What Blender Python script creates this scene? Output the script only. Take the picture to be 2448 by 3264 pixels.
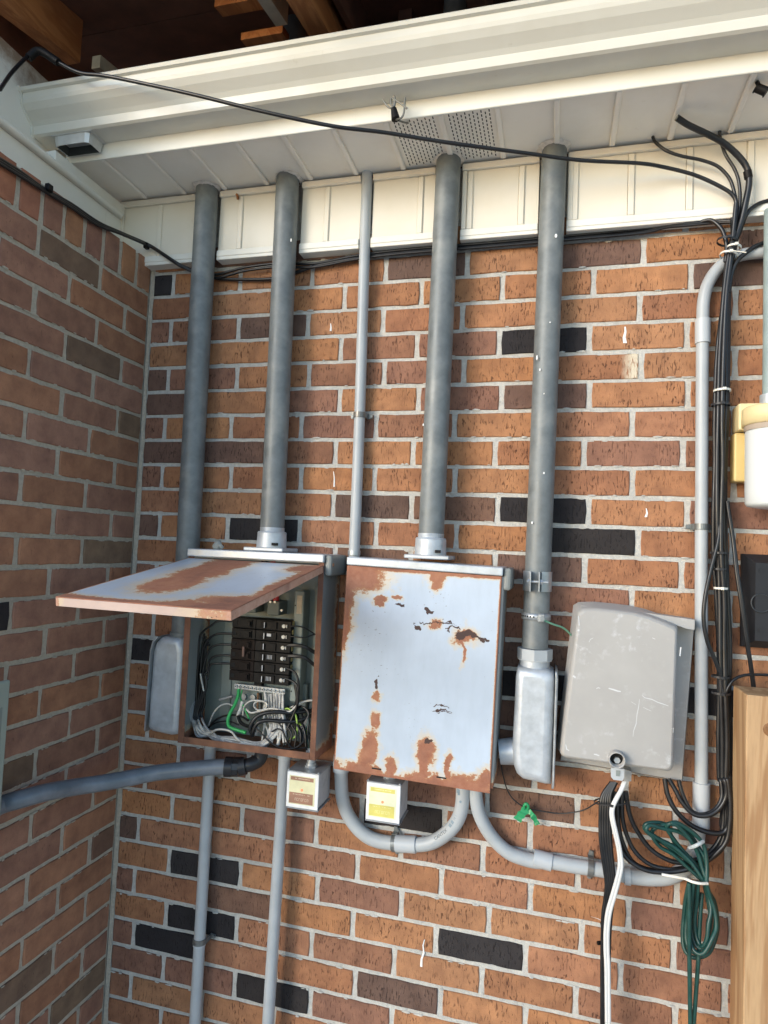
import bpy, bmesh, math, random
from mathutils import Vector, Matrix
for o in list(bpy.data.objects): bpy.data.objects.remove(o)
SC = bpy.context.scene
COL = SC.collection

# ------------------------------------------------------------------ camera
CAM = Vector((1.127095, -1.562534, 1.598376)); FOC = 2066.929
PITCH, ROLL, YAW = 0.057196, 0.042063, 0.259967
_f = Vector((-math.sin(YAW)*math.cos(PITCH), math.cos(YAW)*math.cos(PITCH), math.sin(PITCH)))
_r = Vector((math.cos(YAW), math.sin(YAW), 0)); _u = _r.cross(_f)
CR = math.cos(ROLL)*_r + math.sin(ROLL)*_u
CU = -math.sin(ROLL)*_r + math.cos(ROLL)*_u
cd = bpy.data.cameras.new('camera'); cam = bpy.data.objects.new('camera', cd); COL.objects.link(cam)
cam.matrix_world = Matrix(((CR.x, CU.x, -_f.x, CAM.x), (CR.y, CU.y, -_f.y, CAM.y), (CR.z, CU.z, -_f.z, CAM.z), (0, 0, 0, 1)))
cd.sensor_fit = 'VERTICAL'; cd.sensor_height = 36; cd.lens = FOC/3264*36; cd.clip_start = .02; cd.clip_end = 500
SC.camera = cam
SC.render.resolution_x = 768; SC.render.resolution_y = 1024
# ------------------------------------------------------------------ world, sun, exposure
SUN_EL, SUN_AZ = math.radians(15), math.radians(218)      # the bright part of the sky: low, front left
w = bpy.data.worlds.new('World'); SC.world = w; w.use_nodes = True
nt = w.node_tree; nt.nodes.clear()
sky = nt.nodes.new('ShaderNodeTexSky'); sky.sky_type = 'NISHITA'; sky.sun_disc = False
sky.sun_elevation = SUN_EL; sky.sun_rotation = SUN_AZ; sky.air_density = 1.0; sky.dust_density = .6; sky.ozone_density = 2.2
bg = nt.nodes.new('ShaderNodeBackground'); bg.inputs[1].default_value = 0.12
wo = nt.nodes.new('ShaderNodeOutputWorld'); nt.links.new(sky.outputs[0], bg.inputs[0]); nt.links.new(bg.outputs[0], wo.inputs[0])
sl = bpy.data.lights.new('sun', 'SUN'); sl.energy = .72; sl.angle = math.radians(24); sl.color = (1, .985, .96)
so = bpy.data.objects.new('sun', sl); COL.objects.link(so)
sdir = Vector((math.sin(SUN_AZ)*math.cos(SUN_EL), math.cos(SUN_AZ)*math.cos(SUN_EL), math.sin(SUN_EL)))
so.rotation_euler = sdir.to_track_quat('Z', 'Y').to_euler()
SC.view_settings.view_transform = 'Standard'; SC.view_settings.look = 'None'
SC.view_settings.gamma = 1; SC.view_settings.use_curve_mapping = False; SC.view_settings.exposure = 1.5

# ------------------------------------------------------------------ measuring: a point of the photograph on a known plane of the place
def ray(px, py):
    return CR*((px-1224)/FOC) - CU*((py-1632)/FOC) + _f
def on(px, py, ax, v):
    d = ray(px, py); i = 'xyz'.index(ax); return CAM + d*((v-CAM[i])/d[i])
FR = {'s': (0, 0, 1.4756), 'c1': (0, 0, .7378), 'c2': (1224, 0, .7378), 'pa': (200, 1700, .5425), 'pb': (1000, 1700, .4972),
      'pr': (1550, 1700, .5413), 'pt': (880, 2380, .2893), 'pz': (0, 300, .3617), 'c3': (0, 700, .5425), 'c4': (800, 700, .5425),
      'c5': (1600, 700, .5112), 'cA': (0, 2300, .6028), 'cB': (900, 2300, .4822), 'cC': (1600, 2400, .5112), 'pk': (550, 1850, .3014),
      'pg': (1780, 1900, .3134), 'pl': (1560, 1780, .3346), 'pc': (1850, 2450, .3605), 'pR': (2200, 1200, .497), 'pq': (2250, 1700, .2712),
      'pu': (950, 2350, .4521), 'pT': (1150, 250, .4521), 'pv': (1950, 200, .4069), 'px': (0, 0, .3014), 'py': (600, 0, .5425),
      'ph': (0, 2100, .3014), 'pL': (2280, 1230, .2124)}
def P(fr, x, y, d, ax='y'):
    ox, oy, s = FR[fr]; return on(ox+x*s, oy+y*s, ax, d)
def PP(fr, pts, d=None, ax='y'):
    return [P(fr, p[0], p[1], p[2] if len(p) > 2 else d, ax) for p in pts]

# ------------------------------------------------------------------ object helpers
def link(name, me, mats=None, parent=None, loc=None):
    o = bpy.data.objects.new(name, me); COL.objects.link(o)
    if mats is not None:
        for m in (mats if isinstance(mats, (list, tuple)) else [mats]):
            if me.name and (len(me.materials) < (len(mats) if isinstance(mats, (list, tuple)) else 1)): me.materials.append(m)
    if parent: o.parent = parent
    if loc is not None: o.location = loc
    return o
def tag(o, label=None, cat=None, group=None, kind=None):
    if label: o['label'] = label
    if cat: o['category'] = cat
    if group: o['group'] = group
    if kind: o['kind'] = kind
    return o
def empty(name, loc=(0, 0, 0), **k):
    o = bpy.data.objects.new(name, None); COL.objects.link(o); o.location = loc; o.empty_display_size = .05
    return tag(o, **k)
class MB:
    def __init__(s): s.v = []; s.f = []; s.m = []; s.sm = []
    def add(s, vs, fs, mi=0, smooth=False):
        n = len(s.v); s.v += [Vector(v) for v in vs]
        for f in fs: s.f.append([i+n for i in f]); s.m.append(mi); s.sm.append(smooth)
        return s
    def box(s, x0, y0, z0, x1, y1, z1, c=0.0, mi=0, M=None):
        """box with chamfered edges of size c"""
        bm = bmesh.new(); bmesh.ops.create_cube(bm, size=1)
        for v in bm.verts: v.co = Vector(((x0+x1)/2+v.co.x*(x1-x0), (y0+y1)/2+v.co.y*(y1-y0), (z0+z1)/2+v.co.z*(z1-z0)))
        if c > 0: bmesh.ops.bevel(bm, geom=bm.edges[:], offset=c, segments=2 if c > .002 else 1, profile=.5, affect='EDGES')
        if M is not None: bmesh.ops.transform(bm, matrix=M, verts=bm.verts)
        bm.verts.index_update(); s.add([v.co.copy() for v in bm.verts], [[v.index for v in f.verts] for f in bm.faces], mi); bm.free(); return s
    def tube(s, pts, r, n=10, smooth=True, res=0, mi=0, caps=True, flat=None):
        pts = [Vector(p) for p in pts]
        if smooth and len(pts) > 2: pts = spline(pts, res or 6)
        R = r if callable(r) else (lambda t: r)
        t0 = (pts[1]-pts[0]).normalized(); up = Vector((0, 0, 1)) if abs(t0.z) < .9 else Vector((0, 1, 0))
        nrm = t0.cross(up).normalized(); rings = []; vs = []; N = len(pts)
        for i, p in enumerate(pts):
            t = (pts[min(i+1, N-1)]-pts[max(i-1, 0)]).normalized()
            nrm = (nrm - t*nrm.dot(t)).normalized(); b = t.cross(nrm)
            rr = R(i/(N-1))
            for k in range(n):
                a = 2*math.pi*k/n; vs.append(p+nrm*math.cos(a)*rr+b*math.sin(a)*rr)
        fs = [[i*n+k, i*n+(k+1) % n, (i+1)*n+(k+1) % n, (i+1)*n+k] for i in range(N-1) for k in range(n)]
        s.add(vs, fs, mi, True)
        if caps: s.add(vs[:n], [list(range(n))[::-1]], mi); s.add(vs[-n:], [list(range(n))], mi)
        return s
    def cyl(s, a, b, r, n=20, r2=None, mi=0, smooth=True):
        a = Vector(a); b = Vector(b); r2 = r if r2 is None else r2
        t = (b-a).normalized(); up = Vector((0, 0, 1)) if abs(t.z) < .9 else Vector((1, 0, 0))
        x = t.cross(up).normalized(); y = t.cross(x)
        vs = [a+(x*math.cos(2*math.pi*k/n)+y*math.sin(2*math.pi*k/n))*r for k in range(n)]+[b+(x*math.cos(2*math.pi*k/n)+y*math.sin(2*math.pi*k/n))*r2 for k in range(n)]
        s.add(vs, [[k, (k+1) % n, n+(k+1) % n, n+k] for k in range(n)], mi, smooth)
        s.add(vs[:n], [list(range(n))[::-1]], mi); s.add(vs[n:], [list(range(n))], mi); return s
    def lathe(s, c, ax, prof, n=24, mi=0):
        """prof: (radius, distance along ax)"""
        c = Vector(c); t = Vector(ax).normalized(); up = Vector((0, 0, 1)) if abs(t.z) < .9 else Vector((1, 0, 0))
        x = t.cross(up).normalized(); y = t.cross(x); vs = []
        for r, h in prof:
            for k in range(n): a = 2*math.pi*k/n; vs.append(c+t*h+(x*math.cos(a)+y*math.sin(a))*max(r, 1e-5))
        s.add(vs, [[i*n+k, i*n+(k+1) % n, (i+1)*n+(k+1) % n, (i+1)*n+k] for i in range(len(prof)-1) for k in range(n)], mi, True); return s
    def prism(s, poly, d, mi=0):
        """poly: 3-D points of a flat outline, pushed along vector d"""
        poly = [Vector(p) for p in poly]; d = Vector(d); n = len(poly)
        s.add(poly+[p+d for p in poly], [list(range(n))[::-1], [n+i for i in range(n)]]+[[i, (i+1) % n, n+(i+1) % n, n+i] for i in range(n)], mi); return s
    def build(s, name, mats, parent=None, loc=None, M=None):
        me = bpy.data.meshes.new(name)
        off = Vector(loc) if loc is not None else Vector((0, 0, 0))
        vs = [(M @ v if M is not None else v) for v in s.v]
        me.from_pydata([v-off for v in vs], [], s.f)
        me.polygons.foreach_set('material_index', s.m); me.polygons.foreach_set('use_smooth', s.sm)
        bm = bmesh.new(); bm.from_mesh(me); bmesh.ops.recalc_face_normals(bm, faces=bm.faces); bm.to_mesh(me); bm.free()
        for m in (mats if isinstance(mats, (list, tuple)) else [mats]): me.materials.append(m)
        o = bpy.data.objects.new(name, me); COL.objects.link(o)
        if parent: o.parent = parent; off = off-wloc(parent)
        o.location = off
        return o
def wloc(o):
    v = Vector((0, 0, 0))
    while o: v = v+o.location; o = o.parent
    return v
def spline(p, res):
    out = []; n = len(p)
    for i in range(n-1):
        a, b, c, d = p[max(i-1, 0)], p[i], p[i+1], p[min(i+2, n-1)]
        if i == 0: a = b*2-c
        if i == n-2: d = c*2-b
        for k in range(res):
            t = k/res
            out.append(.5*((2*b)+(c-a)*t+(2*a-5*b+4*c-d)*t*t+(3*b-a-3*c+d)*t*t*t))
    out.append(p[-1]); return out

# ------------------------------------------------------------------ materials
class MT:
    def __init__(s, name, rough=.6, metal=0., col=(.5, .5, .5), spec=None):
        s.mat = bpy.data.materials.new(name); s.mat.use_nodes = True; s.t = s.mat.node_tree; s.n = s.t.nodes; s.l = s.t.links
        s.b = s.n['Principled BSDF']; s.b.inputs['Roughness'].default_value = rough; s.b.inputs['Metallic'].default_value = metal
        s.b.inputs['Base Color'].default_value = (*col, 1)
        if spec is not None: s.b.inputs['Specular IOR Level'].default_value = spec
        s.pos = s.n.new('ShaderNodeNewGeometry').outputs['Position']
        s.obj = s.n.new('ShaderNodeTexCoord').outputs['Object']
    def put(s, sock, v):
        if isinstance(v, bpy.types.NodeSocket): s.l.new(v, sock)
        elif isinstance(v, (tuple, list)) and len(v) == 3 and sock.type == 'RGBA': sock.default_value = (*v, 1)
        else: sock.default_value = v
    def m(s, op, a, b=0.0, c=None, clamp=False):
        n = s.n.new('ShaderNodeMath'); n.operation = op; n.use_clamp = clamp; s.put(n.inputs[0], a); s.put(n.inputs[1], b)
        if c is not None: s.put(n.inputs[2], c)
        return n.outputs[0]
    def map(s, vec, sc=(1, 1, 1), loc=(0, 0, 0)):
        n = s.n.new('ShaderNodeMapping'); s.l.new(vec, n.inputs[0]); n.inputs['Scale'].default_value = sc; n.inputs['Location'].default_value = loc; return n.outputs[0]
    def noise(s, vec, scale=5, det=3, rough=.55, dist=0):
        n = s.n.new('ShaderNodeTexNoise'); s.l.new(vec, n.inputs['Vector']); n.inputs['Scale'].default_value = scale
        n.inputs['Detail'].default_value = det; n.inputs['Roughness'].default_value = rough; n.inputs['Distortion'].default_value = dist; return n.outputs[0]
    def voro(s, vec, scale):
        n = s.n.new('ShaderNodeTexVoronoi'); s.l.new(vec, n.inputs['Vector']); n.inputs['Scale'].default_value = scale; return n.outputs['Distance']
    def sep(s, vec):
        n = s.n.new('ShaderNodeSeparateXYZ'); s.l.new(vec, n.inputs[0]); return n.outputs
    def comb(s, x, y, z):
        n = s.n.new('ShaderNodeCombineXYZ'); s.put(n.inputs[0], x); s.put(n.inputs[1], y); s.put(n.inputs[2], z); return n.outputs[0]
    def rmp(s, v, a, b, o0=0., o1=1.):
        n = s.n.new('ShaderNodeMapRange'); s.put(n.inputs[0], v); n.inputs[1].default_value = a; n.inputs[2].default_value = b
        n.inputs[3].default_value = o0; n.inputs[4].default_value = o1; n.clamp = True; return n.outputs[0]
    def mix(s, f, a, b, mode='MIX'):
        n = s.n.new('ShaderNodeMix'); n.data_type = 'RGBA'; n.blend_type = mode; s.put(n.inputs[0], f); s.put(n.inputs[6], a); s.put(n.inputs[7], b); return n.outputs[2]
    def col(s, v): s.put(s.b.inputs['Base Color'], v); return s
    def rough(s, v): s.put(s.b.inputs['Roughness'], v); return s
    def bump(s, h, st=.3, dist=.002):
        n = s.n.new('ShaderNodeBump'); s.put(n.inputs['Height'], h); n.inputs['Strength'].default_value = st; n.inputs['Distance'].default_value = dist
        s.l.new(n.outputs[0], s.b.inputs['Normal']); return s

def plain(name, col, rough=.5, metal=0., var=.12, scale=30, bump=.15, dirt=None, spec=None, dscale=8):
    k = MT(name, rough, metal, col, spec)
    n = k.noise(k.pos, scale, 4, .6); n2 = k.noise(k.pos, dscale, 3, .6)
    lo = tuple(c*(1-var) for c in col); hi = tuple(min(1, c*(1+var)) for c in col)
    c = k.mix(k.rmp(n, .3, .7), lo, hi)
    if dirt: c = k.mix(k.m('MULTIPLY', k.rmp(n2, .5, .72), dirt[1]), c, dirt[0])
    k.col(c); k.rough(k.rmp(n, .3, .7, max(0, rough-.08), min(1, rough+.1)))
    k.bump(k.noise(k.pos, scale*6, 3), bump, .0006)
    return k.mat

def brick_material(name, grooves, patch=False):
    k = MT(name, .88); oi = k.n.new('ShaderNodeObjectInfo')
    x, y, z = k.sep(k.pos); u = k.m('ADD', x, y); vec = k.comb(u, 0.0, z)
    base = oi.outputs['Color']
    big = k.noise(vec, 22, 3, .6); fine = k.noise(vec, 420, 3, .7)
    c = k.mix(k.rmp(big, .3, .75), k.mix(1.0, base, (.70, .66, .66), 'MULTIPLY'), k.mix(1.0, base, (1.22, 1.2, 1.15), 'MULTIPLY'))
    c = k.mix(k.m('MULTIPLY', k.rmp(fine, .45, .8), .35), c, k.mix(1.0, base, (.45, .42, .42), 'MULTIPLY'))
    # wire-cut tears: short dark vertical pits
    gv = k.map(vec, (1, 1, .26)); g1 = k.noise(gv, 260, 2, .5, .6)
    region = k.rmp(k.noise(vec, 14, 2), .38, .6)
    pit = k.m('MULTIPLY', k.rmp(g1, .585 if grooves else .64, .64 if grooves else .7), k.m('ADD', k.m('MULTIPLY', region, .8), .2))
    g2 = k.noise(k.map(vec, (1, 1, .05), (3, 0, 1)), 330, 1, .5)
    pit2 = k.m('MULTIPLY', k.rmp(g2, .66, .72), region)
    pits = k.m('MAXIMUM', pit, k.m('MULTIPLY', pit2, .7 if grooves else .15))
    pits = k.m('MULTIPLY', pits, .95 if grooves else .5)
    c = k.mix(pits, c, k.mix(1.0, base, (.30, .24, .22), 'MULTIPLY'))
    # mortar smears and lime specks
    sm = k.m('MULTIPLY', k.rmp(k.noise(vec, 60, 4, .7), .70, .76), k.rmp(k.noise(vec, 9, 1), .5, .62))
    c = k.mix(k.m('MULTIPLY', sm, .55), c, (.42, .40, .36))
    if patch:
        lim = k.m('MULTIPLY', k.rmp(k.m('ADD', u, k.m('MULTIPLY', big, .03)), 1.275, 1.30), k.rmp(k.m('ADD', u, k.m('MULTIPLY', big, .03)), 1.392, 1.372))
        c = k.mix(k.m('MULTIPLY', lim, k.rmp(k.noise(gv, 200, 3), .32, .5)), c, (.62, .55, .42))
    k.col(c); h = k.m('SUBTRACT', k.m('MULTIPLY', fine, .5), k.m('MULTIPLY', pits, 1.4))
    k.bump(h, .75 if grooves else .45, .0016)
    return k.mat
BRICK = brick_material('wirecut_brick', True); BRICK_L = brick_material('smooth_brick', False); BRICK_P = brick_material('limed_brick', True, True)
def mortar_mat(name, col):
    k = MT(name, .92); n = k.noise(k.pos, 120, 5, .7); b = k.noise(k.pos, 9, 3)
    c = k.mix(k.rmp(n, .3, .7), tuple(v*.78 for v in col), tuple(min(1, v*1.12) for v in col)); c = k.mix(k.m('MULTIPLY', k.rmp(b, .45, .7), .4), c, tuple(v*.62 for v in col))
    k.col(c); k.bump(k.m('ADD', n, k.m('MULTIPLY', k.noise(k.pos, 480, 3), .6)), .8, .003); return k.mat
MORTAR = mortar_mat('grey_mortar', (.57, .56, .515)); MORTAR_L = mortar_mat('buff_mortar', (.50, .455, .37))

def vinyl(name, col):
    k = MT(name, .42, 0, col); n = k.noise(k.pos, 7, 4, .6); s_ = k.noise(k.map(k.pos, (1, 1, .25)), 40, 4, .7)
    c = k.mix(k.m('MULTIPLY', k.rmp(n, .45, .75), .35), col, tuple(a*b for a, b in zip(col, (.82, .78, .70))))
    c = k.mix(k.m('MULTIPLY', k.rmp(s_, .66, .78), .3), c, tuple(a*b for a, b in zip(col, (.6, .52, .42))))
    k.col(c); k.rough(k.rmp(n, .3, .7, .35, .55)); k.bump(k.noise(k.pos, 25, 3), .08, .002); return k.mat
VINYL = vinyl('cream_vinyl', (.74, .70, .60)); VINYL_S = vinyl('soffit_vinyl', (.86, .82, .74)); VINYL_T = vinyl('white_trim', (.76, .75, .68))
GUTTER = vinyl('gutter_white_paint', (.63, .615, .54))
DARKWOOD = plain('dark_deck_wood', (.12, .052, .032), .8, 0, .35, 14, .3)
def wood(name, a, b, sc=(1, 1, 1), ring=10):
    k = MT(name, .65); v = k.map(k.obj, sc); n = k.noise(v, ring, 4, .6, 1.2); g = k.m('SINE', k.m('MULTIPLY', n, 30)); f = k.noise(k.map(k.obj, (60*sc[0]+1, 60*sc[1]+1, 60*sc[2]+1)), 3, 3)
    c = k.mix(k.rmp(g, -.6, 1), a, b); c = k.mix(k.m('MULTIPLY', k.rmp(f, .4, .7), .25), c, tuple(x*.7 for x in b)); k.col(c); k.bump(f, .15, .0006); return k.mat
RAFTER = wood('red_brown_rafter', (.46, .19, .065), (.33, .12, .038), (1, .12, 1)); PINE = wood('pine_timber', (.47, .30, .155), (.33, .18, .08), (1, 1, .10), 8)
PALEWOOD = plain('pale_painted_wood', (.42, .38, .30), .7, 0, .2, 18)
STEEL = plain('weathered_galvanised_pipe', (.158, .176, .180), .5, .15, .20, 30, .15, ((.30, .31, .29), .5), None, 14)
GALV = plain('cast_aluminium', (.47, .51, .545), .42, .35, .14, 40, .3, ((.62, .64, .66), .5))
ZINC = plain('zinc_fitting', (.42, .45, .47), .38, .6, .15, 50, .2, ((.20, .2, .19), .5))
PVC = plain('grey_conduit_plastic', (.40, .43, .445), .42, 0, .07, 12, .04, ((.30, .32, .33), .4))
PVC_S = plain('grey_conduit_coupling', (.44, .47, .49), .38, 0, .05, 12, .03)
WHITEC = plain('clean_white_cord', (.64, .64, .62), .35, 0, .04, 20)
STRAP = plain('steel_strap', (.19, .205, .205), .4, .6, .2, 80, .2, ((.2, .12, .06), .5))
BLACK = plain('black_cable_sheath', (.008, .0085, .010), .36, 0, .4, 40, .1, ((.03, .03, .03), .25))
BLACKW = plain('black_wire', (.007, .0075, .009), .35)
WHITEW = plain('white_wire', (.62, .60, .55), .4, 0, .1, 90, .05, ((.22, .2, .18), .8), None, 60)
GREYW = plain('dusty_grey_wire', (.36, .35, .34), .5, 0, .2, 90, .1, ((.15, .14, .13), .7), None, 60)
GREENW = plain('green_wire', (.03, .36, .09), .4); GREENC = plain('dark_green_cord', (.007, .050, .042), .42, 0, .25, 40)
YELLOWG = plain('yellow_green_wire', (.32, .5, .08), .4); REDW = plain('red_wire', (.5, .03, .03), .4); BROWNW = plain('brown_bus_wire', (.22, .11, .05), .5)
BLACKP = plain('black_breaker_plastic', (.005, .0045, .0045), .55, 0, .3, 60, .15, None, .22); BROWNP = plain('dusty_breaker_plastic', (.016, .011, .009), .75, 0, .35, 40, .3, None, .2)
MARK = plain('handwritten_white_mark', (.55, .56, .58), .6)
TIE_W = plain('white_cable_tie', (.72, .70, .62), .4); TIE_B = plain('black_cable_tie', (.02, .02, .022), .45)
CAULK = plain('old_caulk', (.62, .58, .52), .7, 0, .2, 120, .6)
CREAM = plain('cream_plastic', (.72, .60, .33), .5, 0, .05, 20, .05)
HOLE_SHADE = plain('painted_hole_shade', (.01, .01, .01), .9)  # near-black colour standing in for the shade inside holes and slots
GREYBOX = None
# ------------------------------------------------------------------ the ground
MB().box(-14, -18, -.25, 14, .0, 0).build('ground', plain('concrete_slab', (.62, .56, .47), .9, 0, .15, 3, .4))['kind'] = 'structure'
# ------------------------------------------------------------------ brick walls
PX, ZT = .2032, 2.28; HX = PX/3; XP = .0214
JD = {(0,2):.006,(0,3):.0033,(0,4):.0098,(1,2):-.0027,(1,3):-.0026,(1,4):-.0046,(2,2):.0007,(2,3):.0019,(3,2):-.0066,(3,3):-.0081,(3,4):-.0079,(4,2):.0104,(4,3):.011,(4,4):.0102,(5,2):-.0034,(6,2):-.0039,(6,3):-.0043,(6,4):-.0083,(7,2):-.0085,(7,3):-.0078,(7,4):-.0089,(8,2):.0024,(8,4):-.0024,(9,2):-.0079,(9,3):-.0063,(10,2):.0056,(10,3):.0074,(10,4):.0058,(0,0):-.0038,(2,0):-.0032,(4,0):-.0019,(6,0):-.0037,(8,0):-.0024,(4,1):.0059,(8,1):.0041,(0,6):.012,(1,5):.0043,(1,6):.012,(2,6):.0059,(3,5):-.0022,(3,6):.0057,(4,6):.012,(5,6):.0092,(6,6):-.0058,(7,5):-.0079,(8,6):-.0023,(9,5):.0052,(9,6):.012,(10,6):.012,(21,0):-.012,(21,1):-.012,(22,0):-.0084,(23,0):-.012,(23,1):-.0084,(24,0):-.0112,(25,0):-.012,(25,1):-.0111,(27,0):-.0099,(27,1):-.0081,(28,1):.004,(29,0):-.0089,(21,2):-.012,(21,4):-.0075,(22,3):-.0036,(23,2):-.0025,(23,3):.0074,(23,4):.0109,(24,3):-.0095,(24,4):-.0084,(24,5):-.0066,(25,2):-.0108,(25,3):-.0051,(26,3):.0025,(26,4):.0067,(27,2):-.0073,(27,3):-.0054,(22,6):.0074,(22,7):.0075,(23,5):.012,(24,6):-.0067,(24,7):-.0033}
rnd = random.Random(7)
def brick_mesh(name, L, H, seed, depth=.03, rag=.0012):
    r = random.Random(seed); n = 7 if L > .15 else (4 if L > .08 else 3); per = []
    c = .0022
    for i in range(n): per.append((c+(L-2*c)*i/(n-1), 0, r.uniform(-rag, rag*.7)))
    per.append((L+r.uniform(-rag, rag*.5), 0, H*.5))
    for i in range(n): per.append((L-c-(L-2*c)*i/(n-1), 0, H+r.uniform(-rag*.7, rag)))
    per.append((r.uniform(-rag*.5, rag), 0, H*.5))
    m = len(per); vs = []
    f_in = [Vector((L/2+(x-L/2)*(1-.0024/L*2), -.0012, H/2+(z-H/2)*(1-.0016/H*2))) for x, _, z in per]
    fr_ = [Vector((x, .0006, z)) for x, _, z in per]; bk = [Vector((x, depth, z)) for x, _, z in per]
    vs = f_in+fr_+bk
    fs = [list(range(m))]+[[i, m+i, m+(i+1) % m, (i+1) % m] for i in range(m)]+[[m+i, 2*m+i, 2*m+(i+1) % m, m+(i+1) % m] for i in range(m)]
    me = bpy.data.meshes.new(name); me.from_pydata(vs, [], fs); me.validate()
    bm = bmesh.new(); bm.from_mesh(me); bmesh.ops.recalc_face_normals(bm, faces=bm.faces)
    fr0 = [f for f in bm.faces if len(f.verts) > 4]
    if fr0 and fr0[0].normal.y > 0: bmesh.ops.reverse_faces(bm, faces=bm.faces)
    bm.to_mesh(me); bm.free(); return me
FULL = [brick_mesh('brick', .1932, .0577, 100+i) for i in range(12)]
THREE = [brick_mesh('brick', .14, .0577, 200+i) for i in range(6)]
HALF = [brick_mesh('brick', .07, .0577, 300+i) for i in range(8)]
for me in FULL+THREE+HALF: me.materials.append(BRICK)
SMOOTH = {}
def on_left(me):
    if me.name not in SMOOTH:
        c = me.copy(); c.materials.clear(); c.materials.append(BRICK_L); SMOOTH[me.name] = c
    return SMOOTH[me.name]
OR = [(.385, .185, .090), (.355, .168, .082), (.41, .200, .095), (.33, .152, .080), (.365, .175, .096), (.39, .196, .098), (.345, .158, .078), (.40, .188, .084)]
RD = [(.27, .135, .088), (.245, .122, .082), (.285, .138, .080)]
BR = [(.165, .095, .070), (.135, .082, .062), (.19, .105, .070)]
DK = [(.024, .020, .020), (.030, .026, .027), (.020, .017, .019)]
TONE = {(-1,1):'B',(-1,2):'B',(0,0):'D',(0,4):'B',(0,6):'B',(0,7):'O',(2,0):'R',(2,1):'R',(2,2):'B',(3,3):'R',(3,4):'R',(3,5):'D',(4,0):'B',(4,3):'R',(4,4):'R',(4,1):'R',
  (5,0):'B',(5,4):'R',(5,5):'B',(6,0):'R',(6,3):'R',(6,4):'R',(7,0):'B',(7,1):'B',(7,2):'R',(7,6):'R',(7,7):'R',(8,0):'R',(9,3):'B',(9,4):'B',(9,5):'D',(9,7):'R',
  (10,0):'B',(10,2):'D',(10,6):'D',(11,2):'R',(11,3):'B',(11,5):'B',(12,0):'R',(12,5):'R',(12,6):'R',(12,4):'R',(13,5):'R',(13,0):'R',(14,5):'B',(14,6):'B',(14,4):'R',(15,0):'D',(15,5):'D',(15,7):'D',
  (16,5):'B',(16,6):'B',(17,5):'B',(17,0):'R',(18,5):'B',(19,5):'B',(20,4):'D',(21,2):'R',(22,0):'B',(23,1):'D',(24,0):'R',(24,1):'O',(24,2):'B',(25,1):'D',(26,0):'R',(26,1):'D',
  (24,5):'D',(26,4):'B',(27,2):'D',(28,0):'R',(23,3):'R',(1,7):'B',(0,8):'B',(23,7):'R',(19,0):'O',(20,0):'R',(20,8):'D',(12,7):'O',(25,6):'R'}
PAL = {'O': OR, 'R': RD, 'B': BR, 'D': DK}
wall = empty('brick_wall', (0, 0, 0), label='orange wire-cut brick wall with scattered black bricks, behind the electrical panels', cat='brick wall')
def jx(c, n):
    return (n+(.27 if c % 2 == 0 else .77))*PX+XP+JD.get((c, n), random.Random(c*31+n*7+5).uniform(-.0035, .0035))
extra = MB()
MG = .0100
cnt = 0
for c in range(-1, 34):
    z1 = ZT-(c-1)*HX-MG/2; z0 = ZT-c*HX+MG/2
    if z0 < 0: break
    xs = [.0105]+[jx(c, n) for n in range(0, 11)]
    for k in range(len(xs)-1):
        a = xs[k]+(MG/2 if k else 0); b = xs[k+1]-MG/2
        L = b-a; seen = c <= 29 and a < 1.60
        pool = FULL if L > .165 else (THREE if L > .1 else HALF); L0 = .1932 if L > .165 else (.14 if L > .1 else .07)
        t = TONE.get((c, k)) or (rnd.choices('OR', (.9, .1))[0] if (k < 3 or c > 11) else 'O')
        if k == 0 and c > 28: t = 'O'
        colr = rnd.choice(PAL[t]); j = rnd.uniform(.93, 1.07)
        if not seen:
            extra.box(a, 0, z0, b, .03, z1); continue
        o = bpy.data.objects.new('brick', rnd.choice(pool)); COL.objects.link(o); o.parent = wall
        o.location = (a, rnd.uniform(-.0006, .0006), z0+rnd.uniform(-.0007, .0007)); o.scale = (L/L0, 1, (z1-z0)/.0577)
        o.rotation_euler = (0, 0, rnd.uniform(-.004, .004))
        if (c, k) == (4, 6):
            o.material_slots[0].link = 'OBJECT'; o.material_slots[0].material = BRICK_P; o['label'] = 'orange brick with a pale limed patch at its right end'
        o.color = (min(1, colr[0]*j), colr[1]*j, colr[2]*j, 1); cnt += 1
eo = extra.build('brick', BRICK, wall); eo.color = (.37, .15, .055, 1); eo['kind'] = 'stuff'
# mortar: a bed a few millimetres behind the brick faces, its surface uneven
def mortar_sheet(name, mat, parent, x0, x1, z0, z1, M=None, thick=.1):
    nx, nz = int((x1-x0)/.018), int((z1-z0)/.018); r = random.Random(5); vs = []; fs = []
    for j in range(nz+1):
        for i in range(nx+1): vs.append(Vector((x0+(x1-x0)*i/nx, .0022+r.uniform(-.0009, .0009), z0+(z1-z0)*j/nz)))
    for j in range(nz):
        for i in range(nx): a = j*(nx+1)+i; fs.append([a, a+1, a+nx+2, a+nx+1])
    m = MB(); m.add(vs, fs, 0, True); m.box(x0, .006, z0, x1, thick, z1)
    return m.build(name, mat, parent, M=M)
mortar_sheet('mortar', MORTAR, wall, -.12, 2.32, .0, 2.56)
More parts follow.
